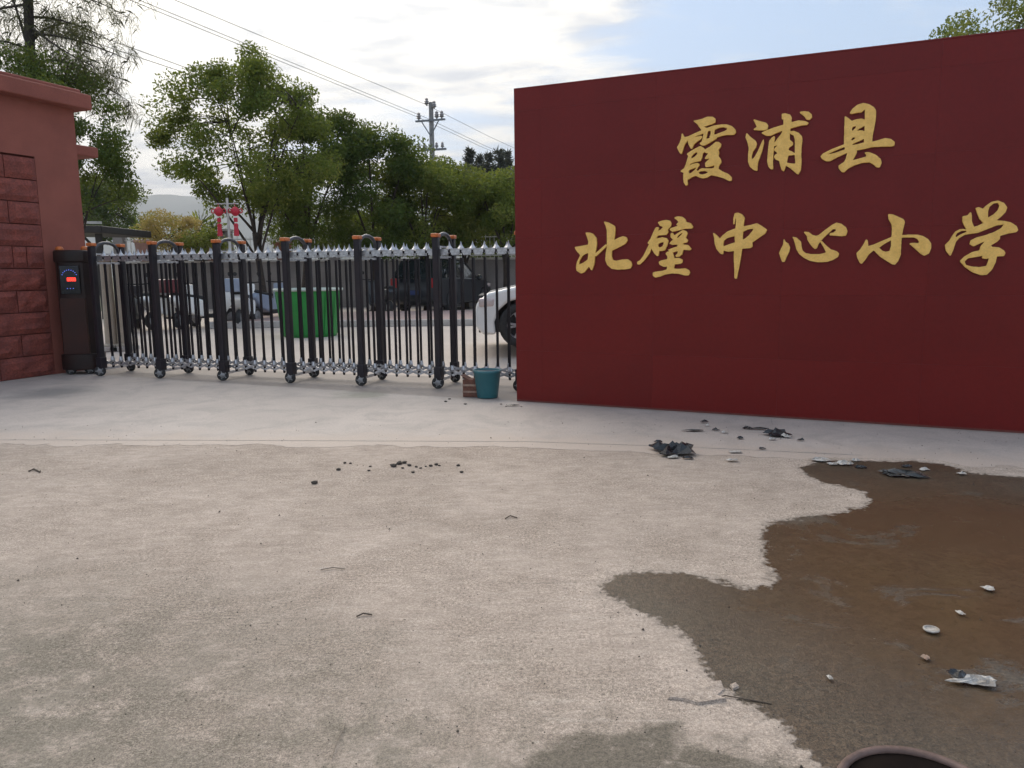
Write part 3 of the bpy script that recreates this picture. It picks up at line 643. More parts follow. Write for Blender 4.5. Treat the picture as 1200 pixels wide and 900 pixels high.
fork_me = MB().box((0, -.005, .105), (.06, .075, .06)).mesh('wheel_fork')
for x in FX:
    rs2 = random.Random(int(x*100))
    for y in (0, DP):
        p = obj('post', post_me, M['black_post'], gate, bevel=.012); p.location = (x, y, 0)
        c = obj('cap', cap_me, M['orange'], p, bevel=.01)
        w = obj('wheel', wheel_me, M['rubber'], gate, smooth=False); w.location = (x-.005, y-.03 if y == 0 else y+.02, .075)
        w.rotation_euler = (0, 0, math.pi/2+rs2.uniform(-.5, .5))
        obj('hub', hub_me, M['hub'], w)
        fk = obj('wheel_fork', fork_me, M['black_post'], gate); fk.location = (x, y, 0)
    for nm, me, mt in (('arch', arch_me, M['arch']), ('cross_rail', rail_me, M['silver']), ('cross_rail', rail2_me, M['silver']), ('cross_rail', rail3_me, M['silver'])):
        a = obj(nm, me, mt, gate); a.location = (x, 0, 0)
        if nm == 'arch': me.shade_smooth()
NB = 6
bar_me = MB().box((0, 0, .90), (.022, .028, 1.36)).mesh('bar')
foot_me = MB().lathe([(.020, .20), (.030, .225), (.026, .25), (.018, .28)], 8).mesh('bar_foot')
spike_me = MB().lathe([(.050, 1.685), (.036, 1.70), (.018, 1.722), (.006, 1.755), (.001, 1.775)], 8).mesh('spike')
cell = (FX[1]-FX[0])/(NB+1)
plate_me = MB().box((0, 0, 1.665), (cell-.022, .03, .045)).box((0, -.004, 1.628), (cell-.05, .02, .022)).mesh('top_link')
joint_me = MB().box((0, 0, 1.655), (.022, .036, .03)).mesh('joint')
def strap(sgn): 
    L = cell*1.02; a = sgn*math.atan2(.055, cell)
    return MB().box((0, 0, 0), (L, .012, .026), Matrix.Rotation(a, 3, 'Y')).mesh('lower_link')
strap_me = {1: strap(1), -1: strap(-1)}
bolt_me = MB().lathe([(.014, -.045), (.017, -.02), (.012, .0), (.016, .03)], 8).mesh('bolt')
for i in range(len(FX)-1):
    cw = (FX[i+1]-FX[i])/(NB+1)
    for row, y in ((0, .06), (1, DP-.06)):
        for k in range(1, NB+2):
            x = FX[i]+cw*k
            if k <= NB:
                b = obj('bar', bar_me, M['black_bar'], gate); b.location = (x+(0 if row == 0 else .012), y, 0)
                f = obj('bar_foot', foot_me, M['silver'], b)
                s_ = obj('spike', spike_me, M['silver'], gate, smooth=False); s_.location = (x, y, 0)
                j = obj('joint', joint_me, M['black_bar'], gate); j.location = (x, y-.004, 0)
                bt = obj('bolt', bolt_me, M['black_bar'], gate); bt.location = (x, y, .165)
            t = obj('top_link', plate_me, M['silver'], gate); t.location = (x-cw/2, y, 0)
            for sg in (1, -1):
                l = obj('lower_link', strap_me[sg], M['silver'], gate); l.location = (x-cw/2, y+.010*sg, .185)

# motor housing beside the pillar
bx = at_z(72, 440); hx = thing('gate_motor_housing', 'dark brown gate motor housing with glowing red digits beside the red pillar', 'motor housing', (bx.x, bx.y+.03, 0), .14)
hp = lambda w, d, z0, z1: (lambda m: m)(MB().prism([(0, .10), (.06, .02), (w*.5, -.02), (w-.06, .02), (w, .10), (w, d), (0, d)], z0, z1, 'z'))
hp(.46, .36, .16, 1.66).build('body', M['housing'], hx, bevel=.01)
o = MB().prism([(.06, .03), (.40, .03), (.40, -.024), (.06, -.024)], .30, 1.10, 'z').build('front_panel', M['housing_brown'], hx, bevel=.006)
o = MB().prism([(-.02, .06), (.05, -.005), (.23, -.045), (.41, -.005), (.48, .06), (.48, .38), (-.02, .38)], .07, .30, 'z').build('base_skirt', M['housing'], hx, bevel=.015)
o = MB().prism([(-.01, .06), (.05, .0), (.23, -.04), (.41, .0), (.47, .06), (.47, .37), (-.01, .37)], 1.60, 1.78, 'z').build('hood', M['housing'], hx, bevel=.03)
for x in (.06, .40):
    MB().lathe([(.055, 1.775), (.055, 1.80), (.045, 1.825), (.02, 1.835)], 14, c=(x, .14, 0)).build('lamp_cap', M['orange'], hx, smooth=True)
sc_ = MB().box((.23, -.030, 1.36), (.26, .02, .40)).build('display', M['screen'], hx, bevel=.006)
lb = MB()
for a in range(9):
    t = math.radians(20+a*17.5); lb.box((.23+.10*math.cos(t), -.042, 1.40+.10*math.sin(t)), (.006, .006, .008))
for k in range(3): lb.box((.19+k*.04, -.042, 1.24), (.006, .006, .008))
lb.build('led_dots', M['led_blue'], sc_)
ld = MB(); SEG = {'8': 'abcdefg', '0': 'abcdef'}
for k, chh in enumerate('8888'):
    x0, z0, w, h = .200+k*.030, 1.345, .018, .045
    for s_, (cx, cz, dx, dz) in dict(a=(w/2, h, w, .007), b=(w, h*.75, .007, h/2), c=(w, h*.25, .007, h/2), d=(w/2, 0, w, .007), e=(0, h*.25, .007, h/2), f=(0, h*.75, .007, h/2), g=(w/2, h/2, w, .007)).items():
        ld.box((x0+cx, -.043, z0+cz), (dx, .006, dz))
ld.build('led_digits', M['led_red'], sc_)
for x in (.10, .36):
    w = obj('wheel', wheel_me, M['rubber'], hx); w.location = (x, .05, .075); w.rotation_euler = (0, 0, math.pi/2)
    obj('hub', hub_me, M['hub'], w)

# ------------------------------------------------------------------ bucket, box, foreground pot
p = at_z(571, 468); bk = thing('bucket', 'teal plastic bucket standing by the foot of the gate', 'bucket', (p.x, p.y+.12, .005))
MB().lathe([(.0, 0), (.112, 0), (.118, .012), (.148, .275), (.158, .285), (.160, .312), (.150, .315), (.143, .30), (.110, .02), (0, .018)], 32).build('shell', M['teal'], bk, smooth=True)
MB().tube([(-.158, 0, .275)]+[(-.158*math.cos(math.pi*t/10), -.11*math.sin(math.pi*t/10)-.02, .285+.035*math.sin(math.pi*t/10)) for t in range(1, 10)]+[(.158, 0, .275)], .005, 6).build('handle', M['steel'], bk)
p = at_z(553, 466); bo = thing('carton', 'small brown carton with pale band beside the teal bucket', 'box', (p.x, p.y+.09, .005), -.2)
MB().box((0, 0, .10), (.18, .16, .20)).build('body', M['brick_box'], bo, bevel=.006)
for z in (.06, .135): MB().box((0, 0, z), (.184, .164, .022)).build('band', M['label_pale'], bo)
for sx in (-1, 1): MB().box((sx*.07, 0, .222), (.09, .15, .006), Matrix.Rotation(-sx*.5, 3, 'Y')).build('flap', M['brick_box'], bo)
p = at_z(1082, 934, .36); pt = thing('round_pot', 'dark brown round pot with thick rim beside the wet patch', 'pot', (p.x, p.y, .009))
prof = [(0, 0), (.10, 0), (.115, .02), (.138, .20), (.150, .33), (.160, .338), (.162, .352), (.155, .36), (.146, .356)]
MB().lathe([(r, z) for r, z in prof]+[(.143, .35), (.146, .34)], 40, closed=False).build('body', M['pot_brown'], pt, smooth=True)
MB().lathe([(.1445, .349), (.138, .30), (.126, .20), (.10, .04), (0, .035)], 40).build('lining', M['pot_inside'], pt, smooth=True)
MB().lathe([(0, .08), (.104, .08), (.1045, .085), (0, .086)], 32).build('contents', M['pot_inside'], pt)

# ------------------------------------------------------------------ litter on the ground
def crumple(name, px, py, w, d, h, seed, mat, n=9, z=.012, rz=0.0, shape=None):
    r = random.Random(seed); p = at_z(px, py); m = MB()
    for j in range(n):
        for i in range(n):
            u, v = i/(n-1)-.5, j/(n-1)-.5
            s_ = 1.0 if shape is None else shape(u, v)
            an = math.atan2(v, u); s_ *= .80+.42*mnoise.noise(V(math.cos(an)*1.7+seed*3.1, math.sin(an)*1.7, seed))
            q_ = max(abs(u), abs(v))/max(1e-6, math.hypot(u, v)) if abs(u)+abs(v) > 1e-6 else 1; s_ *= .35+.65*q_
            x = u*w*1.15*s_+r.uniform(-.07, .07)*w; y = v*d*1.15*s_+r.uniform(-.07, .07)*d
            k = max(0, 1-(2*max(abs(u), abs(v)))**2)
            m.v.append((x, y, .002+h*(.15+k*.6)*r.random()))
    m.f = [(j*n+i, j*n+i+1, (j+1)*n+i+1, (j+1)*n+i) for j in range(n-1) for i in range(n-1)]
    m.f = [t for a, b, c, e in m.f for t in ((a, b, c), (a, c, e))]
    o = m.build(name, mat); o.location = (p.x, p.y, z); o.rotation_euler = (0, 0, rz)
    s2 = o.modifiers.new('solid', 'SOLIDIFY'); s2.thickness = .0015
    return o
tri = lambda u, v: .25+.75*(u+.5)
tag(crumple('plastic_bag', 797, 531, .42, .34, .17, 1, M['bag_black'], 8, shape=lambda u, v: 1.1-.7*(u+.5)), 'crumpled black plastic bag in front of the red sign wall', 'plastic bag')
tag(crumple('plastic_scrap', 911, 511, .22, .18, .09, 2, M['bag_black'], 6), 'small black plastic scrap with pale torn corner near the sign wall', 'plastic scrap')
tag(crumple('paper_scrap', 921, 513, .07, .10, .04, 31, M['paper'], 5), 'pale torn paper tucked against small black plastic scrap', 'paper')
tag(crumple('plastic_strip', 890, 504, .16, .05, .02, 3, M['bag_black'], 5, rz=-.2), 'thin black plastic strip lying close to the sign wall', 'plastic scrap')
tag(crumple('plastic_film', 1045, 557, .46, .24, .05, 4, M['bag_grey'], 9, shape=tri, rz=-.35), 'wet dark plastic film at the top edge of the puddle', 'plastic film')
tag(crumple('paper_packet', 962, 541, .13, .10, .035, 5, M['paper'], 6), 'white crumpled packet at the far tip of the puddle', 'paper')
tag(crumple('paper_packet', 989, 545, .12, .10, .04, 6, M['paper'], 6), 'white folded packet beside the wet dark plastic film', 'paper')
tag(crumple('tissue', 1142, 803, .19, .07, .035, 7, M['paper'], 9, rz=-.15, shape=lambda u, v: .75+.3*math.sin(u*7)), 'dirty white tissue lying in the brown puddle', 'tissue')
tag(crumple('plastic_scrap', 1121, 797, .06, .05, .03, 8, M['bag_black'], 5, z=.022), 'black scrap stuck to the dirty white tissue in puddle', 'plastic scrap')
tag(crumple('paper_scrap', 1158, 693, .055, .05, .012, 9, M['paper'], 7), 'white paper scrap floating on the puddle, farthest from the pot', 'paper')
tag(crumple('paper_scrap', 1125, 722, .028, .04, .012, 10, M['paper'], 6), 'tiny white paper fleck above the round disc in the puddle', 'paper')
tag(crumple('paper_scrap', 1085, 775, .03, .035, .018, 12, M['label_pale'], 4), 'tan scrap in the puddle below the round disc', 'paper')
tag(crumple('paper_scrap', 972, 798, .018, .03, .012, 13, M['paper'], 6), 'tiny white scrap alone in the middle of the brown puddle', 'paper')
tag(crumple('paper_scrap', 862, 531, .12, .07, .008, 14, M['paper'], 5), 'flat white paper scrap right of the crumpled black bag', 'paper')
tag(crumple('paper_scrap', 858, 541, .10, .05, .02, 15, M['paper'], 5), 'small pale wrapper on the concrete seam by the black bag', 'paper')
tag(crumple('paper_scrap', 1127, 557, .07, .05, .03, 16, M['paper'], 4), 'pale scrap on the far rim of the puddle under the sign wall', 'paper')
tag(crumple('plastic_strip', 812, 506, .20, .05, .02, 17, M['bag_grey'], 5), 'dark flattened wrapper between black bag and sign wall', 'wrapper')
tag(crumple('plastic_scrap', 826, 496, .07, .05, .04, 18, M['bag_black'], 4), 'black lump of plastic touching ground closest to the sign wall foot', 'plastic scrap')
tag(crumple('plastic_scrap', 600, 476, .14, .05, .02, 19, M['bag_grey'], 5), 'grey plastic scrap beside the corner of the sign wall', 'plastic scrap')
p = at_z(1091, 742); lo_ = MB().lathe([(0, 0), (.026, 0), (.030, .004), (.029, .008), (.025, .009), (.022, .003), (0, .002)], 20).build('plastic_disc', M['label_grey']); lo_.location = (p.x, p.y, .012)
tag(lo_, 'dirty white round plastic disc lying flat in the brown puddle', 'disc')
for i, (x, y, w) in enumerate([(771, 519, .05), (783, 527, .07), (806, 538, .05), (839, 505, .05), (868, 515, .04), (876, 503, .06), (1008, 549, .06), (893, 527, .04), (1062, 548, .05), (938, 517, .04)]):
    tag(crumple('plastic_scrap', x, y, w*1.5, w, .035, 50+i, M['bag_black'], 5, z=.008), 'tiny black plastic shred among the litter before the sign wall', 'plastic scrap', 'black shreds before the sign wall')
for i, (x, y, w) in enumerate([(789, 537, .06), (849, 508, .04), (905, 516, .05), (975, 545, .06), (1003, 541, .05), (1083, 552, .05), (829, 500, .03)]):
    tag(crumple('paper_scrap', x, y, w*1.4, w, .03, 80+i, M['paper'], 5, z=.008), 'tiny pale paper shred among the litter before the sign wall', 'paper', 'pale shreds before the sign wall')
def slab(name, pts, t, mat, z=.004, seed=0):
    P = [at_z(*q) for q in pts]; c = sum(P, V(0, 0, 0))/len(P); r = random.Random(seed); n = len(P)
    m = MB(); m.v = [(q.x-c.x, q.y-c.y, 0) for q in P]+[((q.x-c.x)*.93, (q.y-c.y)*.93, t*r.uniform(.6, 1.2)) for q in P]+[(0, 0, t*1.1)]
    m.f = [(i, (i+1) % n, n+(i+1) % n, n+i) for i in range(n)]+[(n+i, n+(i+1) % n, 2*n) for i in range(n)]
    o = m.build(name, mat); o.location = (c.x, c.y, z); return o
tag(slab('concrete_flake', [(782, 820), (800, 804), (825, 799), (838, 801), (846, 800), (850, 810), (840, 818), (852, 823), (818, 827), (800, 822)], .010, M['ground'], .002, 3), 'broken concrete flake lifting at the dry edge of the puddle', 'concrete flake')
tag(slab('concrete_flake', [(855, 806), (862, 803), (866, 808), (859, 811)], .012, M['ground'], .004, 4), 'little loose concrete chip beside the larger lifted flake', 'concrete chip')
def twig(name, pts, r, mat, label, z=.006):
    P = [at_z(*q) for q in pts]; c = P[0].copy(); o = MB().tube([(q.x-c.x, q.y-c.y, (i % 2)*.003) for i, q in enumerate(P)], r, 6).build(name, mat); o.location = (c.x, c.y, z); return tag(o, label, 'twig')
twig('twig', [(389, 890), (395, 872), (405, 851)], .0016, M['twig'], 'pale straight straw lying on the mossy concrete')
twig('twig', [(376, 669), (390, 667), (404, 668)], .003, M['twig'], 'short pale wood sliver on the dry beige concrete')
twig('twig', [(418, 724), (426, 721), (436, 722)], .0035, M['dark_twig'], 'short dark twig lying on the dry beige concrete')
twig('twig', [(592, 609), (598, 606), (606, 608)], .0035, M['dark_twig'], 'dark curled leaf stem halfway between pebbles and damp edge')
twig('twig', [(822, 823), (850, 818), (905, 827)], .002, M['dark_twig'], 'thin dark twig running along the broken concrete flake')
twig('twig', [(34, 553), (40, 551), (47, 554)], .006, M['dark_twig'], 'dark twig on the beige concrete nearest the red pillar')
def clod_mesh(seed):
    r = random.Random(seed); bm = bmesh.new(); bmesh.ops.create_icosphere(bm, subdivisions=1, radius=1)
    for v in bm.verts: v.co *= r.uniform(.7, 1.2); v.co.z *= .6
    me = bpy.data.meshes.new('pebble'); bm.to_mesh(me); bm.free(); return me
cm = [clod_mesh(i) for i in range(5)]; rs = random.Random(8)
spots = [(404, 543), (411, 543.5), (434, 547), (468, 544), (474, 543), (480, 546), (488, 547.5), (493, 549), (499, 547), (505, 546.5), (511, 545), (484, 554), (515, 546), (537, 546), (541, 554), (397, 551), (369, 567), (432, 552), (461, 547), (472, 549)]
for i, (x, y) in enumerate(spots):
    p = at_z(x, y); s_ = rs.uniform(.010, .028); o = obj('pebble', cm[i % 5], M['clod']); o.scale = (s_, s_, s_); o.location = (p.x, p.y, s_*.35); o.rotation_euler = (0, 0, rs.uniform(0, 6))
    tag(o, 'small dark clod of dirt in the loose scatter on beige concrete', 'pebble', 'dirt clods scattered on the concrete')
for i, (x, y) in enumerate([(527, 468), (522, 471), (587, 474), (593, 477), (611, 477), (545, 474)]):
    p = at_z(x, y); s_ = rs.uniform(.010, .022); o = obj('pebble', cm[i % 5], M['clod']); o.scale = (s_*1.4, s_, s_*.7); o.location = (p.x, p.y, .0016+s_*.25); o.rotation_euler = (0, 0, rs.uniform(0, 6))
    tag(o, 'small dark crumb on the pale apron near the teal bucket', 'crumb', 'crumbs around the teal bucket')
gm = MB(); rs = random.Random(5)
for k in range(1100):
    y = 1.6+5.6*rs.random()**1.3; x = rs.uniform(-.72, .72)*y*1.05
    s_ = rs.uniform(.0012, .0030)*(1+.12*y)*(2.0 if rs.random() < .05 else 1)
    a = rs.uniform(0, 6.28)
    b = [(x+s_*math.cos(a+t*2.1), y+s_*math.sin(a+t*2.1), .004) for t in range(3)]
    gm.add(b+[(x, y, .006+s_*.7)], [(0, 1, 3), (1, 2, 3), (2, 0, 3)])
go = gm.build('grit', M['clod']); go['kind'] = 'stuff'; tag(go, 'fine dark grit scattered over the beige concrete', 'grit')

# ------------------------------------------------------------------ yard: bin, cars, scooters, wall, planters
p = at_z(356, 396, YZ); bn = thing('green_bin', 'large round green plastic bin with pale rim behind the gate', 'bin', (p.x, p.y+.5, YZ))
n = 16; shell = MB()
for r, z in ((.50, .0), (.53, .05), (.63, .86), (.64, .90)):
    for k in range(n): a = 2*math.pi*(k+.5)/n; shell.v.append((r*math.cos(a), r*math.sin(a), z))
shell.f = [(i*n+k, i*n+(k+1) % n, (i+1)*n+(k+1) % n, (i+1)*n+k) for i in range(3) for k in range(n)]+[tuple(range(n-1, -1, -1))]
s_ = shell.build('shell', M['green'], bn); sd = s_.modifiers.new('solid', 'SOLIDIFY'); sd.thickness = .02
MB().lathe([(.615, .885), (.66, .885), (.67, .91), (.66, .935), (.62, .935)], 32, closed=True).build('rim', M['pale_rim'], bn, smooth=True)
for k in range(n):
    a = 2*math.pi*k/n; MB().tube([(.535*math.cos(a), .535*math.sin(a), .06), (.632*math.cos(a), .632*math.sin(a), .86)], .008, 5).build('rib', M['green'], bn)

tyre_me = MB().lathe([(.21, -.085), (.27, -.10), (.325, -.085), (.335, -.05), (.335, .05), (.325, .085), (.27, .10), (.21, .085)], 28, 'y', closed=True).mesh('tyre')
tyre_me.shade_smooth()
rim = MB().lathe([(.195, .03), (.205, .075), (.225, .08), (.225, -.06), (.195, -.06)], 24, 'y', closed=True)
for k in range(5):
    a = k*2*math.pi/5
    for da in (-.16, .16): rim.box((.125*math.cos(a+da), .060, .125*math.sin(a+da)), (.19, .03, .030), Matrix.Rotation(-(a+da), 3, 'Y'))
rim.lathe([(.0, .085), (.05, .08), (.055, .05), (.0, .05)], 14, 'y')
rim_me = rim.mesh('rim')
dish_me = MB().lathe([(.0, .022), (.205, .022), (.205, -.05), (.0, -.05)], 20, 'y').mesh('wheel_dish')
def arc(cx, cz, r, a0, a1, n=9): return [(cx+r*math.cos(math.radians(a0+(a1-a0)*i/(n-1))), cz+r*math.sin(math.radians(a0+(a1-a0)*i/(n-1)))) for i in range(n)]
def car(name, label, loc, rz, paint, suv=False):
    c = thing(name, label, 'car', loc, rz)
    wb = 1.31; hw = .88; wr = .335
    top = ([(2.10, .62), (2.02, .80), (1.72, .93), (.95, 1.02), (-1.5, 1.06), (-2.05, 1.04), (-2.16, .90)] if suv else
           [(2.00, .52), (1.97, .68), (1.80, .82), (1.30, .93), (.80, .97), (-1.35, 1.00), (-1.98, .98), (-2.18, .88)])
    lowr = .26 if suv else .20
    prof = [(-2.18, .60), (-2.16, .34), (-2.0, lowr)]+arc(-wb, wr, .40, 200, -20)+[(-.8, lowr), (.8, lowr)]+arc(wb, wr, .40, 200, -20)+[(1.88, lowr), (1.99, .32)]+top
    if not suv: prof = [(x, z) for x, z in prof]
    b = MB().prism(prof, -hw, hw)
    def wid(v):
        x, y, z = v; f = 1-.10*max(0, (abs(x)-1.35)/.85)**2-.05*max(0, (z-.75))-.04*max(0, .4-z); return (x, y*f, z)
    b.v = [wid(v) for v in b.v]
    b.build('body', paint, c, bevel=.05, seg=3)
    MB().box((0, 0, .50), (3.9, 1.30, .56)).build('underbody', M['rubber'], c)
    cab = ([(.95, 1.0), (.25, 1.50), (-.4, 1.62), (-1.7, 1.60), (-2.08, 1.02)] if suv else [(.95, .95), (.15, 1.36), (-.5, 1.43), (-1.15, 1.36), (-1.75, .97)])
    g = MB(); n = len(cab)
    for s_ in (-1, 1): g.v += [(x, s_*(hw-.06-.30*(z-.95)), z) for x, z in cab]
    g.f = [tuple(range(n-1, -1, -1)), tuple(range(n, 2*n))]+[(i, (i+1) % n, n+(i+1) % n, n+i) for i in range(n)]
    g.build('windows', M['glass'], c, bevel=.03)
    rf = MB(); pts = cab[1:-1]
    for off, grow in ((.004, .0), (.03, -.05)):
        for s_ in (-1, 1): rf.v += [(x, s_*(hw-.05-.30*(z-.95)+grow), z+off) for x, z in pts]
    k = len(pts)
    for q in range(2): rf.f += [(q*2*k+i, q*2*k+i+1, q*2*k+k+i+1, q*2*k+k+i) for i in range(k-1)]
    for sgn in (0, 1): rf.f += [(sgn*k+i, sgn*k+i+1, 2*k+sgn*k+i+1, 2*k+sgn*k+i) for i in range(k-1)]
    rf.build('roof', paint, c)
    for s_ in (-1, 1):
        for i in (0, n-2): 
            (x0, z0), (x1, z1) = cab[i], cab[i+1]
            MB().tube([(x0, s_*(hw-.05-.30*(z0-.95)), z0-.03), (x1, s_*(hw-.05-.30*(z1-.95)), z1)], .03, 6).build('roof_pillar', paint, c)
        MB().tube([(-.3, s_*(hw-.045-.30*.02), .97), (-.35, s_*(hw-.045-.3*.42), 1.37)], .028, 6).build('roof_pillar', paint, c)
        MB().lathe([(0, -.06), (.08, -.05), (.10, 0), (.08, .05), (0, .06)], 12, 'x', (.72, s_*(hw+.07), 1.04)).build('mirror', paint, c, smooth=True)
        MB().box((1.82, s_*.72, .68 if not suv else .78), (.24, .30, .13)).build('headlight', M['clear_lens'], c, bevel=.03)
        MB().box((-2.10, s_*.68, .82 if not suv else .90), (.14, .26, .14 if not suv else .30)).build('taillight', M['red_lens'], c, bevel=.02)
        for x in (-wb, wb):
            w = obj('wheel', tyre_me, M['rubber'], c); w.location = (x, s_*(hw-.10), wr); w.rotation_euler = (0, 0, 0 if s_ > 0 else math.pi)
            obj('rim', rim_me, M['silver'], w); obj('wheel_dish', dish_me, M['rubber'], w)
    MB().box((-2.17, 0, .62), (.03, .44, .13)).build('number_plate', M['plate'], c)
    MB().box((-2.12, 0, .42), (.16, 1.5, .10)).build('bumper_trim', M['rubber'], c, bevel=.02)
    MB().box((1.97, 0, .42), (.14, 1.4, .12)).build('grille', M['rubber'], c, bevel=.02)
    return c
pw = at_y(602, 381, 11.55)
car('white_car', 'white saloon car parked behind the gate, nose showing past the sign wall', (pw.x+1.42, pw.y+.78, pw.z-.335), math.pi, M['white_paint'])
pb = at_z(505, 366, YZ)
car('dark_car', 'dark high-backed car parked in the yard seen from behind', (pb.x+.3, pb.y+1.6, YZ), math.radians(90-20), M['dark_paint'], True)

def scooter(loc, rz, paint, label, box=None):
    t = thing('scooter', label, 'scooter', loc, rz, 'scooters parked in the yard')
    for x in (-.62, .62):
        w = MB().lathe([(.13, -.045), (.19, -.05), (.215, 0), (.19, .05), (.13, .045)], 18, 'y', closed=True, c=(x, 0, .215)).build('wheel', M['rubber'], t, smooth=True)
        MB().lathe([(.02, -.05), (.13, -.03), (.13, .03), (.02, .05)], 12, 'y', c=(x, 0, .215)).build('hub', M['hub'], w)
    MB().prism([(.30, .26), (.36, .26), (.60, .55), (.52, .98), (.44, 1.0), (.40, .60)], -.17, .17).build('front_shield', paint, t, bevel=.04)
    MB().box((.10, 0, .28), (.56, .26, .10)).build('footboard', M['rubber'], t, bevel=.02)
    MB().prism([(-.12, .25), (-.05, .62), (-.30, .72), (-.80, .78), (-.88, .66), (-.55, .38)], -.15, .15).build('rear_body', paint, t, bevel=.05)
    MB().prism([(-.06, .66), (-.02, .74), (-.40, .78), (-.75, .86), (-.80, .79), (-.35, .70)], -.14, .14).build('seat', M['rubber'], t, bevel=.03)
    MB().tube([(.64, 0, .22), (.50, 0, .98)], .025, 6).build('fork', M['steel'], t)
    MB().tube([(.40, -.34, 1.04), (.50, -.15, 1.02), (.50, .15, 1.02), (.40, .34, 1.04)], .016, 6).build('handlebar', M['rubber'], t)
    MB().lathe([(0, 0), (.08, .0), (.09, -.06), (0, -.09)], 12, 'x', c=(.60, 0, .92)).build('headlight', M['clear_lens'], t, smooth=True)
    MB().box((.62, 0, .44), (.26, .13, .03)).build('mudguard', paint, t, bevel=.01)
    for s_ in (-1, 1):
        MB().tube([(.46, s_*.24, 1.03), (.47, s_*.28, 1.20)], .007, 5).build('mirror_stem', M['steel'], t)
        MB().lathe([(0, -.01), (.05, -.008), (.05, .008), (0, .01)], 10, 'x', c=(.47, s_*.28, 1.23)).build('mirror', M['rubber'], t)
    if box: MB().box((-.86, 0, .98), (.36, .40, .30)).build('top_box', box, t, bevel=.03)
    return t
for px, py, rz, pt_, lb_, bxm in ((158, 388, 1.9, M['dark_paint'], 'dark scooter parked behind the gate near the motor housing', None),
                             (205, 385, 1.2, M['white_paint'], 'plain white scooter without top box parked behind the gate', None),
                             (243, 384, .9, M['white_paint'], 'white scooter with maroon top box parked behind the gate', M['maroon']),
                             (288, 382, 1.7, M['white_paint'], 'white scooter with blue top box parked left of the green bin', M['blue']),
                             (318, 378, 1.3, M['blue'], 'blue scooter parked close beside the green bin', None),
                             (445, 368, 2.2, M['dark_paint'], 'dark scooter parked right of the green bin near the dark car', None)):
    p = at_z(px, py, YZ); scooter((p.x, p.y, YZ), rz, pt_, lb_, bxm)

# raised pink bed and kerb, boundary wall with railing
yk = at_z(480, 382, YZ).y
MB().box((4.0, yk+2.2, YZ+.07), (22, 4.4, .13)).build('pink_pavement', M['pink_pave']); struct(bpy.data.objects['pink_pavement'])
MB().box((4.0, yk-.08, YZ+.075), (22, .15, .15)).build('kerb', M['kerb'], bevel=.015); struct(bpy.data.objects['kerb'])
YW = 28.0
bw = thing('boundary_wall', 'grey rendered yard wall topped by pale railing behind the parked vehicles', 'wall', (0, YW, 0))
x0w, x1w = -14.0, 9.0; zw = 1.85
MB().box(((x0w+x1w)/2, 0, zw/2), (x1w-x0w, .24, zw)).build('wall_body', M['wall_grey'], bw)
MB().box(((x0w+x1w)/2, 0, zw+.04), (x1w-x0w+.06, .32, .08)).build('coping', M['kerb'], bw, bevel=.01)
x = x0w
while x <= x1w+.01:
    MB().box((x, 0, (zw+1.05)/2+.05), (.34, .34, zw+1.05)).build('pier', M['wall_grey'], bw)
    MB().box((x, 0, zw+1.15), (.42, .42, .09)).build('pier_cap', M['kerb'], bw, bevel=.02); x += (x1w-x0w)/6
for z in (zw+.16, zw+.82): MB().box(((x0w+x1w)/2, 0, z), (x1w-x0w, .035, .04)).build('rail', M['white_rail'], bw)
bal = MB().box((0, 0, zw+.50), (.022, .022, .84)).mesh('baluster')
nb = 150
for k in range(nb):
    o = obj('baluster', bal, M['white_rail'], bw); o.location = (x0w+(k+.5)*(x1w-x0w)/nb, 0, 0)

# ------------------------------------------------------------------ vegetation
def leaves_mesh(name, C, size, rs, droop=.3, aspect=.45, tint_bias=None):
    n = len(C); rng = np.random.default_rng(rs)
    d = rng.normal(size=(n, 3)); d[:, 2] -= droop; d /= np.linalg.norm(d, axis=1)[:, None]
    s = rng.normal(size=(n, 3)); s -= d*np.sum(s*d, 1)[:, None]; s /= np.linalg.norm(s, axis=1)[:, None]
    L = size*rng.uniform(.6, 1.25, n)[:, None]; w = L*aspect
    nrm = np.cross(d, s)
    P = np.stack([C-d*L*.5, C+s*w*.5+nrm*w*.12, C+d*L*.5, C-s*w*.5+nrm*w*.12], 1).reshape(-1, 3)
    me = bpy.data.meshes.new(name); i = np.arange(n)*4
    F = np.stack([i, i+1, i+2, i+3], 1)
    me.vertices.add(n*4); me.vertices.foreach_set('co', P.astype(np.float32).ravel())
    me.loops.add(n*4); me.loops.foreach_set('vertex_index', F.astype(np.int32).ravel())
    me.polygons.add(n); me.polygons.foreach_set('loop_start', (np.arange(n)*4).astype(np.int32))
    t = rng.random(n)
    if tint_bias is not None: t = np.clip(t*.6+tint_bias*.4, 0, 1)
    a = me.attributes.new('tint', 'FLOAT', 'FACE'); a.data.foreach_set('value', t.astype(np.float32))
    me.update(); me.validate(); return me
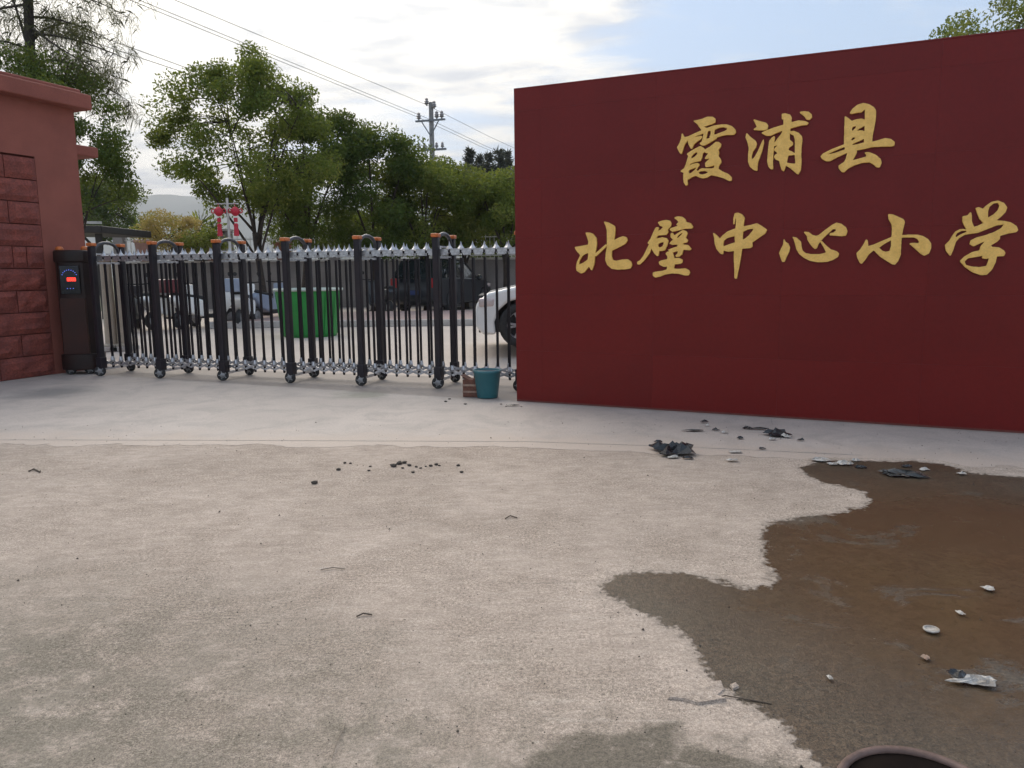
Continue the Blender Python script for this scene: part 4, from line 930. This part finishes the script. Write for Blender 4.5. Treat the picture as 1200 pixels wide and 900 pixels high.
def tree(name, label, base, trunk_top, centre, radii, n_clump, per, leaf, mat, seed, tr=.13, clump_r=.42, cat='tree', group=None, shell=.55, lean=(0, 0), limb=True):
    """base and centre in world metres; crown = leaf clumps spread through an ellipsoid, carried by real limbs"""
    r = random.Random(seed); base = Vector(base); ctr = Vector(centre)-base
    t = thing(name, label, cat, tuple(base), 0, group)
    tt = V(ctr.x*.55, ctr.y*.55, trunk_top); wd = MB()
    mid = V(tt.x*.35+r.uniform(-.1, .1), tt.y*.35, trunk_top*.5)
    tp = bez((0, 0, -.05), mid, tt, 7); wd.tube(tp, [tr*1.25]+[tr*(1-.05*i) for i in range(1, 7)], 10)
    cl = []
    while len(cl) < n_clump:
        v = V(r.gauss(0, 1), r.gauss(0, 1), r.gauss(0, 1)).normalized()*(shell+(1.0-shell)*r.random()**.6)*r.uniform(.82, 1.08)
        if v.z < -.72 or (v.z < -.38 and v.x < -.35 and seed == 21): continue
        cl.append(ctr+V(v.x*radii[0], v.y*radii[1], v.z*radii[2]))
    if limb:
        mains = cl[:max(6, n_clump//9)]
        ends = []
        for c in mains:
            m = tt.lerp(c, .5)+V(r.uniform(-.15, .15), r.uniform(-.15, .15), r.uniform(.0, .35)*radii[2]*.4)
            st = tp[r.choice((4, 5, 6))]
            b = bez(st, m, c, 7); wd.tube(b, [tr*.42*(1-.13*i) for i in range(7)], 6); ends.append(b)
        for c in cl[len(mains):]:
            b = min(ends, key=lambda e: min((q-c).length for q in e[2:])); q = min(b[2:], key=lambda q: (q-c).length)
            wd.tube(bez(q, q.lerp(c, .5)+V(0, 0, .1*radii[2]), c, 4), [tr*.16, tr*.13, tr*.10, tr*.05], 4)
    wd.build('trunk', M['bark'], t, smooth=True)
    rng = np.random.default_rng(seed); Cs = []; T = []
    for c in cl:
        k = int(per*r.uniform(.6, 1.3)); q = rng.normal(size=(k, 3)); q /= np.linalg.norm(q, axis=1)[:, None]
        q *= (rng.random(k)**.45)[:, None]*clump_r*r.uniform(.7, 1.3); q[:, 2] *= .75
        Cs.append(q+np.array(c)); T.append(np.full(k, r.random()))
    C = np.concatenate(Cs); me = leaves_mesh('crown', C, leaf, seed, tint_bias=np.concatenate(T))
    obj('crown', me, mat, t); return t
def tree_px(name, label, px, cpx, cpy, ry, rx_px, rz_px, Y, n_clump, per, leaf, mat, seed, z=YZ, top=None, **kw):
    c = at_y(cpx, cpy, Y); k = Y/FPX; b = at_y(px, 330, Y)
    rx, rz = rx_px*k, rz_px*k
    return tree(name, label, (b.x, Y, z), (top if top else max(.6, c.z-rz*.75-z)), tuple(c), (rx, ry, rz), n_clump, per, leaf, mat, seed, **kw)
RB = 'trees along the back of the yard'
tree_px('camphor_tree', 'tall loose-crowned tree with forked trunk behind the gate, sky showing through', 312, 284, 165, 1.9, 104, 98, 20.5, 96, 360, .10, M['leaf_a'], 21, top=2.3, tr=.10, clump_r=.46)
tree_px('camphor_tree', 'rounded darker tree filling the gap between tall loose tree and utility pole', 352, 366, 216, 1.7, 66, 88, 23.0, 46, 560, .115, M['leaf_b'], 22, tr=.12, clump_r=.55, group=RB)
tree_px('camphor_tree', 'dense dark tree right of the rounded one, below the utility wires', 436, 440, 228, 1.8, 54, 82, 24.0, 44, 560, .115, M['leaf_b'], 23, tr=.12, clump_r=.55, group=RB)
tree_px('camphor_tree', 'mid green tree standing directly in front of the utility pole', 500, 494, 244, 1.8, 50, 62, 25.0, 40, 560, .115, M['leaf_a'], 24, tr=.11, clump_r=.55, group=RB)
tree_px('camphor_tree', 'yellowish tree between utility pole and the distant pines', 545, 543, 242, 1.7, 46, 62, 26.0, 36, 560, .115, M['leaf_c'], 25, tr=.11, clump_r=.5, group=RB)
tree_px('camphor_tree', 'green tree hiding behind the sign wall edge below the pines', 592, 592, 248, 1.8, 44, 62, 25.5, 38, 560, .115, M['leaf_a'], 26, tr=.11, clump_r=.52, group=RB)
tree_px('camphor_tree', 'low dark tree in the shade behind the arched gate tops', 470, 465, 275, 1.2, 55, 32, 30.0, 34, 330, .12, M['leaf_b'], 27, tr=.09, clump_r=.5, group=RB)
tree_px('camphor_tree', 'low dark bushy tree under the yellowish crown behind the dark car', 560, 560, 280, 1.2, 55, 30, 30.5, 34, 330, .12, M['leaf_b'], 28, tr=.09, clump_r=.5, group=RB)
tree_px('camphor_tree', 'low dark tree behind the green bin below the rounded crown', 372, 378, 270, 1.2, 48, 32, 30.2, 32, 330, .12, M['leaf_b'], 29, tr=.09, clump_r=.5, group=RB)
tree_px('broadleaf_tree', 'dark glossy-leaved tree leaning out from behind the red pillar', 95, 90, 180, 1.3, 58, 92, 16.5, 58, 330, .085, M['leaf_b'], 31, tr=.05, clump_r=.36)
tree_px('broadleaf_tree', 'leafy dark tree topping the red pillar cornice', 20, 25, 100, 1.2, 80, 32, 17.5, 34, 260, .085, M['leaf_b'], 32, tr=.09, clump_r=.38)
tree_px('broadleaf_tree', 'soft green tree beyond the dark sheet roof', 118, 118, 248, 4, 48, 36, 60, 34, 420, .26, M['leaf_b'], 33, z=0, tr=.3, clump_r=1.1)
tree_px('golden_shrub', 'tall golden yellow shrub in front of the misty hill', 205, 200, 272, 1.0, 34, 26, 26, 26, 300, .09, M['leaf_gold'], 34, tr=.05, clump_r=.35, cat='shrub')
tree_px('golden_shrub', 'greenish lower shrub beside the tall golden one', 240, 238, 285, .8, 26, 16, 25.5, 18, 120, .11, M['leaf_c'], 35, tr=.05, clump_r=.32, cat='shrub')
tree_px('broadleaf_tree', 'yellow green treetop rising highest above the sign wall', 1180, 1185, 60, 2.0, 48, 60, 19, 40, 260, .10, M['leaf_c'], 36, tr=.12, clump_r=.42)
tree_px('broadleaf_tree', 'smaller grey green treetop peeping over the sign wall', 1105, 1104, 85, 1.8, 40, 50, 22, 34, 260, .10, M['leaf_a'], 37, tr=.11, clump_r=.42)

def casuarina():
    Y = 19.0; b = at_y(58, 330, Y); root = thing('casuarina_tree', 'tall feathery needle-leaved tree rising behind the red pillar', 'tree', (b.x, Y, YZ))
    def L(px, py, dy=0.0): q = at_y(px, py, Y+dy); return q-V(b.x, Y, YZ)
    wd = MB(); tp = [L(58, 365), L(45, 200), L(36, 80), L(33, 0), L(30, -120), L(28, -260)]
    wd.tube(tp, [.15, .135, .115, .105, .085, .05], 10)
    r = random.Random(77); tips = []
    br = [(36, 70, 8, -40, -15, -60, .3), (34, 20, 70, 18, 120, 42, .3), (35, 40, 80, 38, 150, 70, -.4), (33, -10, 80, -20, 150, 20, .6), (36, 75, 75, 60, 125, 95, .2), (38, 95, 85, 75, 150, 118, -.3),
          (33, 5, -10, 10, -60, 25, .2), (36, 60, 0, 40, -40, 50, -.5), (33, -20, 90, -60, 160, -10, -.8), (32, -60, 90, -110, 150, -70, .4), (33, -40, -20, -70, -80, -60, .3), (31, -120, 70, -170, 120, -150, 0), (31, -130, -10, -180, -50, -160, .3),
          (38, 110, 80, 100, 140, 130, .5), (36, 50, 60, 20, 95, 30, .9), (35, 30, 70, 60, 110, 78, -.9)]
    for x0, y0, x1, y1, x2, y2, dy in br:
        q = bez(L(x0, y0), L(x1, y1, dy*1.0), L(x2, y2, dy*2.2), 9); wd.tube(q, [.035-.0034*i for i in range(9)], 6)
        for i in range(2, 9):
            for k in range(3):
                e = q[i]+V(r.uniform(-.45, .55), r.uniform(-.5, .5), r.uniform(-.45, .40))
                wd.tube([q[i], q[i].lerp(e, .5)+V(0, 0, .06), e], [.009, .006, .003], 4); tips.append(e); tips.append(q[i].lerp(e, .55))
    wd.build('trunk', M['bark'], root, smooth=True)
    rng = np.random.default_rng(5); vs = []; n = 0; T = []
    for t in tips:
        k = r.randint(13, 24); tb = r.random()
        d0 = rng.normal(size=(k, 3)); d0[:, 2] -= .75; d0 /= np.linalg.norm(d0, axis=1)[:, None]
        o = np.array(t)+rng.normal(size=(k, 3))*.09; ln = rng.uniform(.12, .34, k)[:, None]
        s = np.cross(d0, rng.normal(size=(k, 3))); s /= np.linalg.norm(s, axis=1)[:, None]; s *= .0042
        mid = o+d0*ln*.55; end = o+d0*ln+np.array([0, 0, -.3])*ln
        vs.append(np.stack([o-s, o+s, mid+s, end, mid-s], 1).reshape(-1, 3)); T += [min(1, max(0, tb*.5+.5*x)) for x in rng.random(k)]; n += k
    P = np.concatenate(vs); m = bpy.data.meshes.new('crown'); m.from_pydata(P.tolist(), [], [tuple(range(5*i, 5*i+5)) for i in range(n)])
    a = m.attributes.new('tint', 'FLOAT', 'FACE'); a.data.foreach_set('value', T)
    obj('crown', m, M['needle'], root)
casuarina()
def pine(px, topy, wpx, Y, seed):
    b = at_y(px, 330, Y); top = at_y(px, topy, Y).z; r = np.random.default_rng(seed)
    t = thing('pine_tree', {1: 'slender dark pine closest to the utility pole, apart from the other pines', 5: 'dark far pine half cut off by the edge of the sign wall'}.get(seed, 'slender dark pine in the middle of the distant pine cluster'), 'tree', (b.x, Y, 0), 0, 'distant pines'); k = Y/FPX
    MB().tube([(0, 0, 0), (0, 0, top*.6), (0, 0, top)], [.22, .12, .02], 7).build('trunk', M['bark'], t)
    P = []; T = []
    for j in range(150):
        h = r.random()**.75; z = top*(.5+.5*h); a = r.random()*6.283; L = ((top-z)*.30+.18)*r.uniform(.55, 1.25)
        d = np.array([math.cos(a), math.sin(a), r.uniform(.1, .75)]); d /= np.linalg.norm(d); tb = r.random()
        for q in range(9):
            o = np.array([0, 0, z])+d*L*(q+.5)/9+r.normal(size=3)*.05
            e = d*.6+r.normal(size=3)*.42; e /= np.linalg.norm(e); sdv = np.cross(e, r.normal(size=3)); sdv /= np.linalg.norm(sdv)
            ln = r.uniform(.22, .5); P += [o-e*.1, o+e*ln*.4+sdv*.045, o+e*ln, o+e*ln*.4-sdv*.045]; T.append(.6*tb+.4*r.random())
    m = bpy.data.meshes.new('crown'); m.from_pydata([tuple(v) for v in P], [], [(4*i, 4*i+1, 4*i+2, 4*i+3) for i in range(len(P)//4)])
    at = m.attributes.new('tint', 'FLOAT', 'FACE'); at.data.foreach_set('value', T)
    obj('crown', m, M['pine'], t)
for a in ((553, 176, 13, 62, 1), (565, 184, 12, 66, 2), (574, 181, 13, 64, 3), (586, 177, 15, 60, 4), (596, 180, 15, 62, 5)): pine(*a)

# potted plants on the yard wall and the lamp post with red knots
def pot_plant(px, py, Y, s, mat, leafm, seed, label):
    p = at_y(px, py, Y)
    t = thing('potted_plant', label, 'potted plant', (p.x, Y, zw+.08))
    MB().lathe([(0, 0), (.13*s, 0), (.15*s, .02*s), (.21*s, .36*s), (.235*s, .37*s), (.235*s, .42*s), (.20*s, .42*s), (.19*s, .36*s), (0, .35*s)], 20).build('pot', mat, t, smooth=True)
    rng = np.random.default_rng(seed); C = rng.normal(size=(170, 3))*np.array([.17, .17, .15])*s+np.array([0, 0, .62*s])
    r = random.Random(seed); st = MB()
    for k in range(7): st.tube([(0, 0, .36*s), (r.uniform(-.1, .1)*s, r.uniform(-.1, .1)*s, .6*s), (r.uniform(-.25, .25)*s, r.uniform(-.25, .25)*s, .85*s)], [.012*s, .009*s, .004*s], 5)
    stm = st.build('stem', M['bark'], t)
    obj('foliage', leaves_mesh('foliage', C, .13*s, seed, 0, .35), leafm, t)
pot_plant(172, 300, YW, 1.8, M['pink_pot'], M['leaf_c'], 1, 'pink pot with pale plant on the wall near the sheet roof')
pot_plant(212, 300, YW, 1.7, M['dark_pot'], M['leaf_c'], 2, 'dark pot with yellow green plant on the yard wall')
pot_plant(236, 300, YW, 1.9, M['dark_pot'], M['leaf_a'], 3, 'taller dark pot with green plant beside the pink-brown pot')
pot_plant(251, 300, YW, 1.6, M['terracotta'], M['leaf_b'], 4, 'terracotta pot with spiky plant on the yard wall')
pot_plant(332, 300, YW, 1.5, M['terracotta'], M['leaf_b'], 5, 'terracotta pot on the wall behind the tall loose tree')
p = at_y(272, 330, 17.6); lp = thing('lamp_post', 'pale lamp post bearing two red Chinese knots', 'lamp post', (p.x, 17.6, YZ))
kz = at_y(272, 248, 17.6).z-YZ
MB().tube([(0, 0, 0), (0, 0, .2), (0, 0, kz+.30)], [.07, .035, .028], 10).build('post', M['white_rail'], lp)
MB().box((0, 0, kz+.175), (.5, .025, .025)).build('crossarm', M['white_rail'], lp)
for s_ in (-1, 1):
    k = thing('chinese_knot', 'red knot lantern with long tassel hanging from the pale lamp post', 'lantern', (p.x+s_*.185, 17.55, YZ+kz), 0, 'red knots on the lamp post'); k.scale = (.62, .62, .62)
    MB().lathe([(0, .17), (.06, .16), (.15, .07), (.17, 0), (.15, -.07), (.06, -.16), (0, -.17)], 16).build('knot_body', M['lantern'], k, smooth=True)
    for sx in (-1, 1): MB().tube([(sx*.14, 0, .05)]+[(sx*(.20+.055*math.cos(a)), 0, .02+.075*math.sin(a)) for a in np.linspace(2.2, -2.2, 7)], .022, 6).build('loop', M['lantern'], k)
    MB().tube([(0, 0, .17), (0, 0, .28)], .012, 5).build('cord', M['lantern'], k)
    MB().box((0, 0, -.30), (.14, .03, .16)).build('charm', M['lantern'], k, bevel=.01)
    MB().lathe([(.05, -.42), (.09, -.47), (.075, -.56), (.10, -.86), (.02, -.88)], 10).build('tassel', M['lantern'], k)

# sheet-roofed shelter and cream columns by the pillar
p = at_y(92, 268, 22.0); sh = thing('shelter', 'dark sheet roofed shelter on slim posts behind the red pillar', 'shelter', (p.x, 22.0, 0))
zr = p.z
MB().box((-1.3, 1.2, zr), (4.2, 3.0, .20), Matrix.Rotation(.02, 3, 'Y')).build('roof', M['roof_dark'], sh, bevel=.02)
MB().box((-1.3, -.32, zr+.18), (4.25, .06, .07), Matrix.Rotation(.02, 3, 'Y')).build('fascia', M['roof_edge'], sh)
for x in (-3.2, .55): MB().box((x, 0, zr/2-.07), (.14, .14, zr-.16)).build('post', M['roof_dark'], sh)
for px, lb_ in ((119, 'cream column next to the gate frame by the motor housing'), (133, 'cream column farther from the motor housing behind the gate')):
    p = at_z(px, 412, .12); c = thing('cream_column', lb_, 'column', (p.x, 13.6, .1))
    MB().lathe([(0, 0), (.15, 0), (.15, .10), (.11, .13), (.095, 1.0), (.09, 1.55), (.12, 1.58), (.12, 1.66), (0, 1.66)], 20).build('shaft', M['column'], c, smooth=False)
    MB().box((0, 0, .04), (.36, .36, .08)).build('plinth', M['kerb'], c, bevel=.01)

# ------------------------------------------------------------------ utility pole and wires
YP = 46.0; pt0 = at_y(505, 120, YP); up = thing('utility_pole', 'concrete utility pole with two crossarms above the trees', 'utility pole', (pt0.x, YP, 0), math.radians(-18))
zt = pt0.z; k = YP/FPX
MB().tube([(0, 0, 0), (0, 0, zt)], [.19, .13], 12).build('mast', M['pole'], up)
za, zb_ = zt-20*k, zt-52*k
MB().box((0, -.16, za), (36*k, .09, .10)).build('crossarm', M['steel'], up)
MB().box((0, -.16, zb_), (37*k, .10, .11)).build('crossarm', M['steel'], up)
for s_ in (-1, 1): MB().tube([(s_*11*k, -.18, za), (0, -.16, za-17*k)], .035, 6).build('brace', M['steel'], up)
ins = MB().lathe([(0, 0), (.03, 0), (.05, .05), (.12, .08), (.07, .12), (.11, .15), (.06, .20), (.08, .25), (0, .30)], 12).mesh('insulator')
att = []
for x, z in ((-14*k, za), (14*k, za), (8*k, za), (-.20, zt-.25), (.26, zt-.45)):
    o = obj('insulator', ins, M['porcelain'], up); o.location = (x, -.16, z+.05); o.scale = (1.25, 1.25, 1.5)
for x in (-15, -8, 7, 14):
    o = obj('insulator', ins, M['porcelain'], up); o.location = (x*k, -.16, zb_+.05); o.scale = (1.0, 1.0, 1.2)
wd_ = ray(966, 318); wd_ = V(wd_.x, wd_.y, 0).normalized()
side = V(wd_.y, -wd_.x, 0)
def wire(px, py, sagn, tgt, lab):
    p0 = at_y(px, py, YP)
    # near end: on the ray through tgt, at the plane holding this wire's run
    q = at_plane(tgt[0], tgt[1], p0, side)
    d = (q-p0); L = d.length; e = p0+d*1.6; far = p0+wd_*45+V(0, 0, -.2)
    P = []
    for i in range(25):
        t = i/24; v = p0.lerp(e, t); v.z -= 0; P.append(v)
    pts = [far]+[far.lerp(p0, t) - V(0, 0, .55*4*t*(1-t)) for t in (.2, .4, .6, .8)]+P
    o = MB().tube([a-p0 for a in pts], .012, 5).build('overhead_wire', M['wire']); o.location = p0
    tag(o, lab, 'wire')
wire(498, 122, 0, (205, 0), 'topmost overhead wire meeting the tip of the utility pole')
wire(489, 137, 0, (152, 0), 'overhead wire tied to outer insulator of the upper crossarm')
wire(497, 137, 0, (163, 0), 'overhead wire tied just inside the outer upper insulator')
wire(489, 178, 0, (132, 48), 'lower overhead wire ending at the outer tip of the lower crossarm')
wire(495, 178, 0, (135, 58), 'lower overhead wire ending on the lower crossarm nearer the mast')

# ------------------------------------------------------------------ far hill and the hazy air
hm = MB(); N = 160; rs = random.Random(3)
for row, (yy, f) in enumerate(((2750, 0), (2950, .45), (3200, .8), (3450, 1.0), (3750, .7), (4250, 0))):
    for i in range(N):
        x = (-1900+3300*i/(N-1))*2.6
        h = 356+60*mnoise.noise(V(x*.0011, 4.1, 0))+18*mnoise.noise(V(x*.0055, row*.7, 2))+9*mnoise.noise(V(x*.02, row*1.3, 6))+30*mnoise.noise(V(x*.0042, 8.3, 3))-.02*abs(x+1500)
        h *= 1-.45*max(0, min(1, (x+300)/1400))
        hm.v.append((x, yy+40*mnoise.noise(V(x*.004, row, 9)), h*f-1 if f else -1))
hm.f = [(r*N+i, r*N+i+1, (r+1)*N+i+1, (r+1)*N+i) for r in range(5) for i in range(N-1)]
struct(hm.build('hill', M['hill'], smooth=True))
hz = MB().box((0, 2000, 234), (12000, 5400, 470)).build('haze', None); hz['kind'] = 'stuff'
tag(hz, 'pale evening haze softening the distant hill', 'haze')
mh = bpy.data.materials.new('haze_air'); mh.use_nodes = True; g = NT(mh.node_tree); g.n.clear()
ov = g.new('ShaderNodeOutputMaterial'); pv = g.new('ShaderNodeVolumePrincipled')
pv.inputs['Color'].default_value = (.96, .97, 1.0, 1); pv.inputs['Density'].default_value = .0003; pv.inputs['Anisotropy'].default_value = 0
g.link(pv.outputs[0], ov.inputs['Volume']); hz.data.materials.append(mh)
